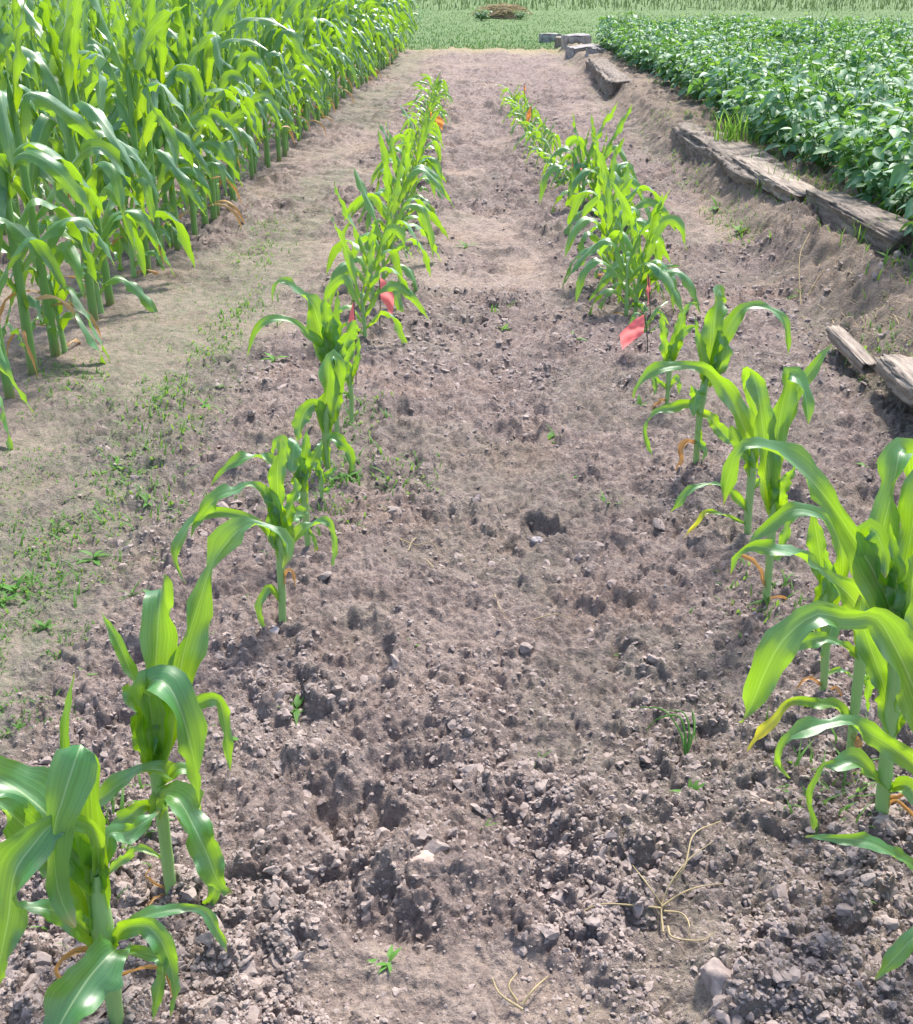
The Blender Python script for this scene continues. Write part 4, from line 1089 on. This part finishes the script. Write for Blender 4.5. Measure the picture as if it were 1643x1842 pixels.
# ------------------------------------------------------------------ old timbers, blocks
def timber(name, A, B, w, h, mat, label, seed, rot_end=0.0, lift=0.0, group='old timbers edging the bank', tilt=0.0):
    A, B = np.array(A, float), np.array(B, float)
    L = np.linalg.norm(B - A); nl = max(12, int(L / .018)); k = 36
    a = np.linspace(0, 2 * np.pi, k, endpoint=False)
    # squared outline
    cx = np.sign(np.cos(a)) * np.abs(np.cos(a)) ** .35 * w / 2; cz = np.sign(np.sin(a)) * np.abs(np.sin(a)) ** .35 * h / 2
    t = np.linspace(0, L, nl)
    Yg = np.repeat(t, k); Xg = np.tile(cx, nl); Zg = np.tile(cz, nl)
    ang = np.tile(a, nl)
    g = fbm(ang * 3.0 + 5, Yg * 2.2, seed, 4) - .5
    g2 = vnoise(ang * 9 + 3, Yg * 1.3, seed + 2) - .5
    sc = 1 + .42 * g + .24 * g2 - .10 * (fbm(ang * 4.0, Yg * 14, seed + 12, 3) > .60)
    end = np.minimum(Yg, L - Yg) / .10
    sc = sc * (1 - .22 * np.exp(-end * 1.4) * (.4 + fbm(ang * 2, Yg * 8, seed + 9, 2)))
    # rotted hollow on top near one end
    if rot_end: sc = sc - .55 * np.exp(-((Yg - rot_end) / .13) ** 2) * np.exp(-((ang - 1.35) / .55) ** 2)
    Yg = Yg + np.where(Yg < .06, -1, 0) * .03 * (vnoise(ang * 5, ang * 0, seed + 4)) + np.where(Yg > L - .06, 1, 0) * .04 * vnoise(ang * 5 + 9, ang * 0, seed + 6)
    V = np.stack([Xg * sc, Yg, Zg * sc + h / 2], 1)
    f = []; j = np.arange(k)
    for i in range(nl - 1): f.append(np.stack([i * k + j, (i + 1) * k + j, (i + 1) * k + (j + 1) % k, i * k + (j + 1) % k], 1))
    Fq = np.concatenate(f)
    # end caps: rings shrinking inwards
    caps = []
    for idx, dy in ((0, 1), (nl - 1, -1)):
        prev = idx * k + j
        for q, inset in enumerate((.75, .45, .15)):
            ring = V[idx * k:(idx + 1) * k].copy(); c = ring.mean(0)
            ring = c + (ring - c) * inset; ring[:, 1] += dy * .012 * (q + 1) + .02 * (vnoise(ring[:, 0] * 60, ring[:, 2] * 60, seed + q) - .5)
            n0 = len(V); V = np.vstack([V, ring]); cur = n0 + j
            caps.append(np.stack([prev, np.roll(prev, -1), np.roll(cur, -1), cur] if idx == 0 else [prev, cur, np.roll(cur, -1), np.roll(prev, -1)], 1)); prev = cur
    Fq = np.concatenate([Fq] + caps)
    d = B - A
    o = link(name, mesh_np(name, V, Fq, mat), None, (A[0], A[1], A[2] + lift - .02))
    o.rotation_euler = (math.asin(max(-1, min(1, (B[2] - A[2]) / L))), tilt, math.atan2(-d[0], d[1]))
    tag(o, label, 'timber', group)
    return o

def gpt(px, py, z): return G(px, py, z)
A = gpt(1388, 372, .06); B = gpt(1232, 262, .06)
timber('timber', (A[0] + .01, A[1] - .05, .06), (B[0] + .02, B[1], .05), .26, .18, M_WOOD, 'thick rotten grey timber with a crumbled hollow at its far end', 3, rot_end=np.linalg.norm(B[:2] - A[:2]) - .14)
A = gpt(1455, 362, .19); B = gpt(1338, 292, .19)
timber('timber', (A[0], A[1], .185), (B[0], B[1], .185), .15, .06, M_WOODP, 'flat bleached board lying behind the thick rotten timber', 5)
A = gpt(1630, 462, .17); B = gpt(1478, 372, .18)
timber('timber', (A[0], A[1], .165), (B[0], B[1], .165), .17, .11, M_WOOD, 'long split timber by the bushes, its near end near the right edge', 7)
A = gpt(1566, 640, .10); B = gpt(1504, 585, .10)
timber('timber', (A[0], A[1], .07), (B[0], B[1], .08), .05, .035, M_WOODP, 'short pale broken board set in the bank edge', 9)
A = gpt(1690, 690, .15); B = gpt(1622, 632, .14)
timber('timber', (A[0], A[1], .10), (B[0], B[1], .09), .14, .06, M_WOODP, 'pale wooden slab above the moss at the right edge', 11)
A = gpt(1118, 172, .06); B = gpt(1072, 125, .06)
timber('timber', (A[0], A[1], .05), (B[0], B[1], .05), .24, .16, M_WOOD, 'dark crumbled timber stump halfway along the far bank', 13, rot_end=.3)
A = gpt(1135, 165, .10); B = gpt(1098, 140, .12)
timber('timber', (A[0] + .1, A[1], .07), (B[0] + .2, B[1], .07), .16, .10, M_WOOD, 'dark timber scrap behind the crumbled stump, touching the bushes', 15)
for i, (px, py, w, l, h, rz, lab) in enumerate([(990, 77, .34, .26, .16, .15, 'farthest grey concrete block at the far end of the bank'),
                                              (1012, 88, .22, .30, .17, -.2, 'tan faced block between the two grey blocks'),
                                              (1036, 96, .36, .34, .20, .25, 'largest pale grey concrete block with a sharp corner'),
                                              (1050, 110, .42, .30, .12, .35, 'low wide grey slab in front of the largest block'),
                                              (1070, 120, .18, .2, .12, .5, 'small dark grey block nearest in the far line of blocks')]):
    p = G(px, py, .0)
    import bmesh
    bm = bmesh.new(); bmesh.ops.create_cube(bm, size=1)
    bmesh.ops.scale(bm, vec=(w, l, h + .06), verts=bm.verts)
    bmesh.ops.bevel(bm, geom=bm.edges[:], offset=.018, segments=2, affect='EDGES')
    bmesh.ops.subdivide_edges(bm, edges=bm.edges[:], cuts=3, use_grid_fill=True)
    rg = random.Random(i)
    for v in bm.verts: v.co += v.normal * rg.uniform(-.014, .014)
    me = bpy.data.meshes.new('block'); bm.to_mesh(me); bm.free(); me.materials.append(M_WOODP if i == 1 else M_BLOCK)
    o = link('concrete_block', me, None, (p[0], p[1], gz(p[0], p[1]) + h / 2 - .06)); o.rotation_euler = (rg.uniform(-.06, .06), rg.uniform(-.08, .08), rz)
    tag(o, lab, 'block', 'blocks at the far end of the bank')

# ------------------------------------------------------------------ marker flags
def flag(px, py, sw, sh, gpx, mat, label, rz=0.3, bend=.35, folded=False, cname='marker flag'):
    base = GG(*gpx)
    top = P3(px, py, base)
    root = empty('marker_flag', tuple(base)); tag(root, label, cname, 'wire marker flags in the young corn rows')
    tl = top - base
    P = catmull(np.array([[0, 0, -.03], tl * .5 + (.003, 0, 0), tl + (0, 0, .0)]), 9)
    V, Fq, U = tube(P, np.full(9, .0016), 6); link('wire', mesh_np('wire', V, Fq, M_WIRE, U), root)
    n, m = 12, 10
    u = np.linspace(0, 1, n)[:, None] * np.ones((1, m)); v = np.linspace(0, 1, m)[None, :] * np.ones((n, 1))
    X = u * sw * math.cos(rz) * (.95 - .2 * v); Yv = u * sw * math.sin(rz) + bend * sw * np.sin(u * 2.6 + v * 1.2) * .35
    Zv0 = .30 * sh * u * (1 - v)
    Yv = Yv + .010 * np.abs(((u * 2.3 + v * .9) % 1) - .5) + .006 * np.sin(v * 9 + u * 4)
    Zv = -v * sh * (.85 + .3 * u) - u * u * sh * .55 * abs(bend) * 2 * (1 if not folded else 1.6) - Zv0
    V = np.stack([X, Yv, Zv], -1).reshape(-1, 3) + tl
    i = (np.arange(n - 1)[:, None] * m + np.arange(m - 1)[None, :]).ravel()
    Fq = np.stack([i, i + 1, i + m + 1, i + m], 1)
    link('flag_sheet', mesh_np('flag_sheet', V, Fq, mat, np.stack([u.ravel(), v.ravel()], 1)), root)
flag(1160, 566, -.078, .066, (1166, 652), M_PINK, 'large pink marker flag hanging clearest, right row', .1, .5)
flag(1166, 492, .03, .075, (1170, 612), M_PINK, 'narrow pink marker flag half hidden by a corn whorl, right row', 1.0, .3)
flag(1030, 288, .09, .07, (1036, 368), M_PINK, 'pink marker flag behind leaves, left of the big right cluster', .3, .3)
flag(683, 500, .05, .085, (682, 600), M_PINK, 'pink marker flag with a rounded lower edge, left row', .3, .45)
flag(637, 540, -.030, .085, (640, 700), M_PINK, 'folded pink marker flag in the leaves, left row', .9, .5)
flag(762, 290, .07, .09, (762, 352), M_FADED, 'faded whitish marker flag at the right side of the left row', .4, .35)
flag(783, 205, .065, .07, (783, 262), M_ORANGE, 'orange marker flag far along the left row', .3, .35)
flag(769, 193, .04, .05, (770, 240), M_ORANGE, 'small dull orange marker flag beside the larger orange one, left row', .6, .3)
flag(956, 190, -.05, .085, (958, 262), M_ORANGE, 'orange marker flag far along the right row', .8, .35)
flag(943, 150, .03, .06, (944, 215), M_ORANGE, 'farthest tiny orange marker flag, right row', 1.0, .3)

# ------------------------------------------------------------------ weeds and grass
def weed_mesh(rg, size=.05, nl=8, narrow=False):
    a = Acc()
    for i in range(nl):
        az = i * 2.4 + rg.random(); el = rg.uniform(.15, 1.1)
        V, Fq, U = leaflet(1, .12 if narrow else .34, 5, 2, .2, rg.uniform(.3, 1.2))
        s = size * rg.uniform(.5, 1.1)
        zz = rg.uniform(0, size * .35)
        a.add((V * s) @ rotm(az, el, 0).T + (0, 0, zz), Fq, U)
    a.add(*tube(np.array([[0, 0, -.01], [0, 0, size * .2], [0, 0, size * .42]]), [.0015, .0012, .0008], 4))
    return a
rgw = np.random.default_rng(77)
WT = [weed_mesh(rgw, .05, 8 if i % 2 else 10, i % 3 == 0).mesh('seedling', M_WEED) for i in range(6)]
weeds = [(1095, 925, 1.3, 'bright green weed rosette between the rows, left of the dead leaf plant'), (495, 655, .95, 'bright weed tuft on the soil left of the left row, farther one'),
         (430, 1085 + 10, .9, ''), (240, 1080, 1.0, ''), (85, 1135, .8, 'little weed near the left edge below the thick weed mat'), (155, 1225, .8, 'forked weed seedling beside the small grey clod'),
         (365, 1150, 1.1, 'weed seedling right of the second corn plant'), (365, 1330, .7, ''), (395, 1335, .9, 'weed seedling behind the hanging leaf tip of the second corn plant'),
         (1550, 1640, .9, 'clover like seedling at the lower right'), (1240, 1440, .7, ''), (1440, 1445, .9, 'pale seedling left of the thick near stalk'),
         (870, 1500, .6, 'lone yellowish seedling near bottom middle'), (535, 1285, .7, ''), (1150, 740, .9, 'weed by the slender right row plant'), (1000, 800, 1.0, ''),
         (985, 800, .9, ''), (645, 912, .8, 'weed patch piece right of the left row stalks'), (530, 1290, .8, ''), (1035, 620, 1.0, ''), (905, 600, 1.0, ''), (900, 540, .9, ''), (270, 915, 1.1, ''),
         (210, 850, 1.2, ''), (330, 780, 1.1, ''), (410, 705, .9, ''), (370, 735, 1.0, ''), (1380, 790, .8, ''), (1560, 850, .8, ''), (745, 1170, .6, ''), (1100, 1190, .6, ''), (1030, 870, .7, ''),
         (30, 1070, 1.1, 'thick weed mat piece at the left edge'), (60, 1060, 1.0, ''), (12, 1090, .9, ''), (170, 1010, 1.1, ''), (105, 960, 1.1, ''), (340, 1145, .8, ''), (1545, 650, 1.5, 'bright weed clump under the short broken board'),
         (1570, 660, 1.2, ''), (1135, 1300, .5, ''), (700, 1740, .6, ''), (970, 1380, .6, ''), (100, 1500, .8, ''), (1290, 380, 1.6, ''), (1255, 330, 1.8, ''), (1330, 425, 1.5, ''), (1210, 290, 1.5, ''), (500, 590, 1.0, ''),
         (840, 450, 1.1, ''), (915, 560, 1.0, ''), (1440, 540, 1.4, ''), (1480, 520, 1.3, ''), (1600, 480, 1.6, ''), (1590, 520, 1.2, ''), (620, 870, .9, ''), (600, 880, .8, '')]
for i, (px, py, s, lab) in enumerate(weeds):
    p = GG(px, py)
    o = link('weed', WT[i % 6], None, (p[0], p[1], p[2] + .002)); o.rotation_euler = (0, 0, i * 1.7); s *= .72 if px < 460 else .9; o.scale = (s, s, s)
    tag(o, lab or 'small plain green weed seedling rooted in open soil', 'weed', 'weed seedlings in the soil')

def blades(count, seed, fn, h0, h1, w, name, mat, lean=.5, nseg=3):
    """merged grass blades; fn(rg,n) -> x, y"""
    rg = np.random.default_rng(seed)
    x, y = fn(rg, count); n = len(x)
    z = ground_h(x, y, True) if y.max() < 16 else ground_h(x, y, False)
    az = rg.random(n) * 6.283; hh = h0 + (h1 - h0) * rg.random(n); ln = lean * (.3 + rg.random(n)) * hh
    ww = w * (.6 + .8 * rg.random(n))
    V = np.zeros((n, (nseg + 1) * 2, 3))
    for k in range(nseg + 1):
        t = k / nseg
        cx = x + np.cos(az) * ln * t * t; cy = y + np.sin(az) * ln * t * t; cz = z - .003 + hh * (t - .25 * t * t)
        wd = ww * (1 - t ** 1.5) * .5 + .0002
        V[:, 2 * k, 0] = cx - np.sin(az) * wd; V[:, 2 * k, 1] = cy + np.cos(az) * wd; V[:, 2 * k, 2] = cz
        V[:, 2 * k + 1, 0] = cx + np.sin(az) * wd; V[:, 2 * k + 1, 1] = cy - np.cos(az) * wd; V[:, 2 * k + 1, 2] = cz
    b = (np.arange(n) * (nseg + 1) * 2)[:, None]
    f = np.concatenate([b + np.array([[2 * k, 2 * k + 1, 2 * k + 3, 2 * k + 2]]) for k in range(nseg)])
    U = np.tile(np.stack([np.tile([0, 1], nseg + 1), np.repeat(np.linspace(0, 1, nseg + 1), 2)], 1), (n, 1))
    return mesh_np(name, V.reshape(-1, 3), f, mat, U)

def lane_pts(rg, n):
    x = -1.25 + rg.random(n * 5) * .75; y = (1.4 ** -1 + rg.random(n * 5) * (9.0 ** -1 - 1.4 ** -1)) ** -1
    m = zones(x, y)[1] * (fbm(x / .09, y / .12, 91, 3) > .50); k = rg.random(len(x)) < m
    return x[k][:n], y[k][:n]
def mat_pts(rg, n):
    cs = [G(px, py) for px, py in ((30, 1070), (60, 1050), (130, 960), (210, 860), (270, 910), (330, 780), (290, 745), (380, 640), (440, 560), (400, 590), (480, 420), (470, 470), (1300, 400), (1250, 340),
                                  (1560, 660), (1590, 690), (1330, 430), (1220, 300), (1180, 250), (1100, 210), (720, 880), (150, 700), (100, 690), (300, 720), (190, 1540), (1390, 1110), (600, 880), (580, 940), (1500, 1440), (640, 770))]
    c = np.array(cs)[rg.integers(0, len(cs), n)]
    dist = np.maximum(c[:, 1], 1)
    return c[:, 0] + rg.normal(0, .05, n), c[:, 1] + rg.normal(0, .06, n) * dist ** .5
def bank_pts(rg, n):
    y = 2.6 + 14 * rg.random(n * 4); x = 1.12 + rg.random(n * 4) * .62
    k = fbm(x / .2, y / .3, 93, 3) > .53
    return x[k][:n], y[k][:n]
def thatch_pts(rg, n):
    y = 2.5 + 14 * rg.random(n * 2) ** 1.5; x = 1.12 + rg.random(n * 2) * .62
    return x[:n], y[:n]
def bankedge_pts(rg, n):
    y = 3.6 + 5 * rg.random(n) ** 1.3; return 1.55 + .10 * rg.normal(0, 1, n), y
def lawn_pts(rg, n):
    y = 17.6 + 22 * rg.random(n * 2) ** 1.6; x = (rg.random(n * 2) * 1.2 - .62) * y
    k = rg.random(n * 2) < zones(x, y)[2] + .05
    return x[k][:n], y[k][:n]
def straw_pts(rg, n):
    y = 16.8 + 2.2 * rg.random(n); x = rg.random(n) * 5 - 1.4; return x, y
def far_pts(rg, n):
    y = 36 + 14 * rg.random(n); x = (rg.random(n) * 1.4 - .7) * y; return x, y
tag(link('ground_cover', blades(6000, 1, lane_pts, .004, .016, .0032, 'ground_cover', M_WEED, .9, 2)), 'thin mossy green film of tiny seedlings in the lane by the corn', 'ground cover', kind='stuff')
tag(link('low_weeds', blades(2600, 2, mat_pts, .008, .038, .005, 'low_weeds', M_WEED, 1.1)), 'patches of low creeping weeds in the soil', 'ground cover', kind='stuff')
tag(link('bank_grass', blades(3500, 3, bank_pts, .01, .04, .004, 'bank_grass', M_WEED, 1.0)), 'sparse short weeds on the raised bank', 'grass', kind='stuff')
tag(link('bright_grass', blades(700, 4, bankedge_pts, .02, .09, .006, 'bright_grass', M_WEED, .6)), 'bright yellow green grass between bank and bushes', 'grass', kind='stuff')
tag(link('dead_thatch', blades(18000, 8, thatch_pts, .008, .032, .0030, 'dead_thatch', M_STRAW, 2.5)), 'dry straw and rootlets over the raised bank', 'straw', kind='stuff')
M_LAWN = leaf_mat('lawn_grass', (.05, .145, .07), (.08, .18, .075), (.22, .42, .1), .3, .7, .2, None, 3, None, vary=0, coat=0)
tag(link('meadow_grass', blades(60000, 5, lawn_pts, .02, .065, .014, 'meadow_grass', M_LAWN, .5, 2)), 'short green grass beyond the end of the plot', 'grass', kind='stuff')
tag(link('straw_litter', blades(2500, 6, straw_pts, .01, .05, .008, 'straw_litter', M_STRAW, 1.6, 2)), 'dry straw along the end of the tilled soil', 'straw', kind='stuff')
M_FAR = leaf_mat('tall_dry_weeds', (.08, .17, .08), (.16, .20, .11), (.25, .36, .12), .25, .8, .1, None, 3, None, vary=0, coat=0)
tag(link('tall_weeds', blades(7000, 7, far_pts, .06, .40, .035, 'tall_weeds', M_FAR, .3)), 'tall dry weeds along the far side of the meadow', 'weeds', kind='stuff')
# tall grass tuft at the bush edge
def tuft(px, py, n, h, label, w=.006, mat=M_WEED, spread=.05):
    p = GG(px, py)
    def f(rg, k): return p[0] + rg.normal(0, spread, k), p[1] + rg.normal(0, spread, k)
    me = blades(n, int(px), f, h * .5, h, w, 'tuft', mat, .45, 4)
    me.transform(__import__('mathutils').Matrix.Translation((-p[0], -p[1], -p[2])))
    o = link('grass_tuft', me, None, tuple(p)); tag(o, label, 'grass tuft', 'grass tufts')
tuft(1315, 268, 60, .30, 'tall bright grass tuft in front of the bushes above the rotten timber', .009)
tuft(1395, 345, 25, .16, 'slim grass tuft behind the bleached board')
tuft(1565, 445, 40, .12, 'low grass tuft behind the long split timber')
tuft(1185, 100 + 60, 25, .12, 'small grass tuft beside the dark crumbled stump')
tuft(540, 770, 10, .05, 'thin grass sprig on pale soil left of the left row', .003, M_WEED, .01)
tuft(890, 580, 14, .05, 'upright grass sprig in the middle path', .003, M_WEED, .012)

# dried uprooted grass in the foreground
def fibres(name, bpx, paths, mat, label, cat, r=.0016):
    base = GG(*bpx); Z = np.dot(base - CAM, FWD); a = Acc()
    for pts in paths:
        rows = []
        for (x, y, lift) in pts:
            q = GG(x, y + lift * F / Z * cP); q[2] += lift + .013
            rows.append(q - base)
        C = catmull(np.array(rows), 18)
        a.add(*tube(C, np.linspace(r, r * .35, 18), 6))
    o = link(name, a.mesh(name, mat), None, tuple(base)); tag(o, label, cat)
    return o
fibres('dead_grass', (1190, 1640), [[(1192, 1690, 0), (1188, 1640, .01), (1205, 1590, .03), (1235, 1545, .05), (1275, 1515, .05)],
                                    [(1188, 1640, .01), (1165, 1605, .02), (1135, 1565, .02)], [(1188, 1642, .01), (1215, 1620, .02), (1250, 1605, .02), (1300, 1600, .01)],
                                    [(1186, 1645, .01), (1140, 1640, .01), (1070, 1640, .01), (1020, 1675, 0)], [(1192, 1650, .01), (1225, 1655, .01), (1238, 1680, .01), (1232, 1715, 0)],
                                    [(1200, 1680, 0), (1210, 1700, 0), (1260, 1705, 0), (1285, 1690, 0)], [(1205, 1600, .02), (1225, 1560, .05), (1240, 1500, .06), (1290, 1480, .04)]], M_STRAW,
       'straw coloured uprooted grass tuft spread on the foreground soil', 'dead grass', .0015)
fibres('grass_weed', (1232, 1370), [[(1232, 1375, 0), (1228, 1330, .03), (1215, 1295, .05), (1180, 1300, .04), (1160, 1325, .01)], [(1232, 1375, 0), (1236, 1330, .03), (1225, 1290, .05), (1195, 1285, .04)],
                                    [(1232, 1375, 0), (1245, 1320, .03), (1240, 1285, .04), (1250, 1345, .01)], [(1232, 1375, 0), (1222, 1330, .02), (1190, 1285, .04), (1150, 1280, .03)]], M_WEED,
       'wilting green grass weed bent over, centre right', 'grass weed', .0022)
fibres('root_scraps', (730, 985), [[(720, 980, 0), (750, 990, .005), (775, 985, .01), (790, 1000, 0)], [(735, 1000, 0), (745, 980, .01), (770, 970, 0)], [(760, 1010, 0), (780, 1030, .01), (795, 1045, 0)]], M_STRAW,
       'dry root scraps by the dark dents between the rows', 'root scraps', .0016)
fibres('root_scraps', (1000, 1120), [[(960, 1125, 0), (1000, 1115, .005), (1030, 1125, 0)], [(890, 1080, 0), (900, 1105, .01), (915, 1125, 0)]], M_STRAW, 'faint dry roots in the middle of the path', 'root scraps', .0012)
fibres('dead_sprig', (950, 1800), [[(940, 1830, 0), (900, 1800, .01), (885, 1770, .01)], [(940, 1820, 0), (960, 1790, .01), (985, 1770, 0)], [(930, 1815, 0), (915, 1785, .01), (930, 1760, .01)]], M_STRAW,
       'faded sprig of weeds at the bottom centre', 'dead sprig', .0018)
fibres('dry_twigs', (1480, 600), [[(1440, 560, 0), (1430, 470, .12), (1445, 420, .18)], [(1440, 560, 0), (1470, 500, .08), (1500, 470, .1)], [(1520, 620, 0), (1560, 600, .03), (1590, 590, .02)]], M_STRAW,
       'thin dry stems leaning on the bank by the split timber', 'dry twigs', .0025)

# brush pile on the meadow
def brush_pile():
    p = G(903, 34); rgp = np.random.default_rng(9)
    root = empty('brush_pile', (p[0], p[1], gz(p[0], p[1]))); tag(root, 'low heap of dead brush on the meadow at the top of the picture', 'brush pile')
    V, Fq = lump(ICO4, 71, .30, .3); V = V * (.72, .5, 1.0); V[:, 2] = np.maximum(V[:, 2], -.03)
    link('heap', mesh_np('heap', V, Fq, M_DEBRIS), root)
    a = Acc()
    for i in range(420):
        an = rgp.random() * 6.28; rr = rgp.random() ** .5
        c = np.array([math.cos(an) * rr * .72, math.sin(an) * rr * .5, .30 * math.sqrt(max(0, 1 - rr * rr)) + .01])
        d = unit(np.append(rgp.normal(0, 1, 2), rgp.normal(0, .25))); L = rgp.uniform(.05, .22)
        a.add(*tube(np.stack([c - d * L, c + (0, 0, .02), c + d * L]), [.005, .006, .003], 4))
    link('twigs', a.mesh('twigs', M_STRAW), root)
    return root
brush_pile()
def heap_weed(px, py, s, label):
    p = G(px, py); o = link('leafy_weed', BT[0][2], None, (p[0], p[1], 0)); o.scale = (s, s, s * .8); tag(o, label, 'weed')
heap_weed(866, 38, .9, 'green leafy weed at the left side of the brush pile')
heap_weed(936, 36, .7, 'green leafy weed at the right side of the brush pile')

# white rope lying beyond the corn block
pts = [G(x, y, .35) for x, y in ((-260, 50), (-80, 45), (20, 43), (60, 40), (120, 37), (200, 33), (300, 30), (360, 28))]
a = Acc(); C = catmull(np.array(pts), 40); a.add(*tube(C - C[0], np.full(40, .012), 6))
o = link('rope', a.mesh('rope', M_ROPE), None, tuple(C[0])); tag(o, 'thin white rope line strung behind the tall corn', 'rope')
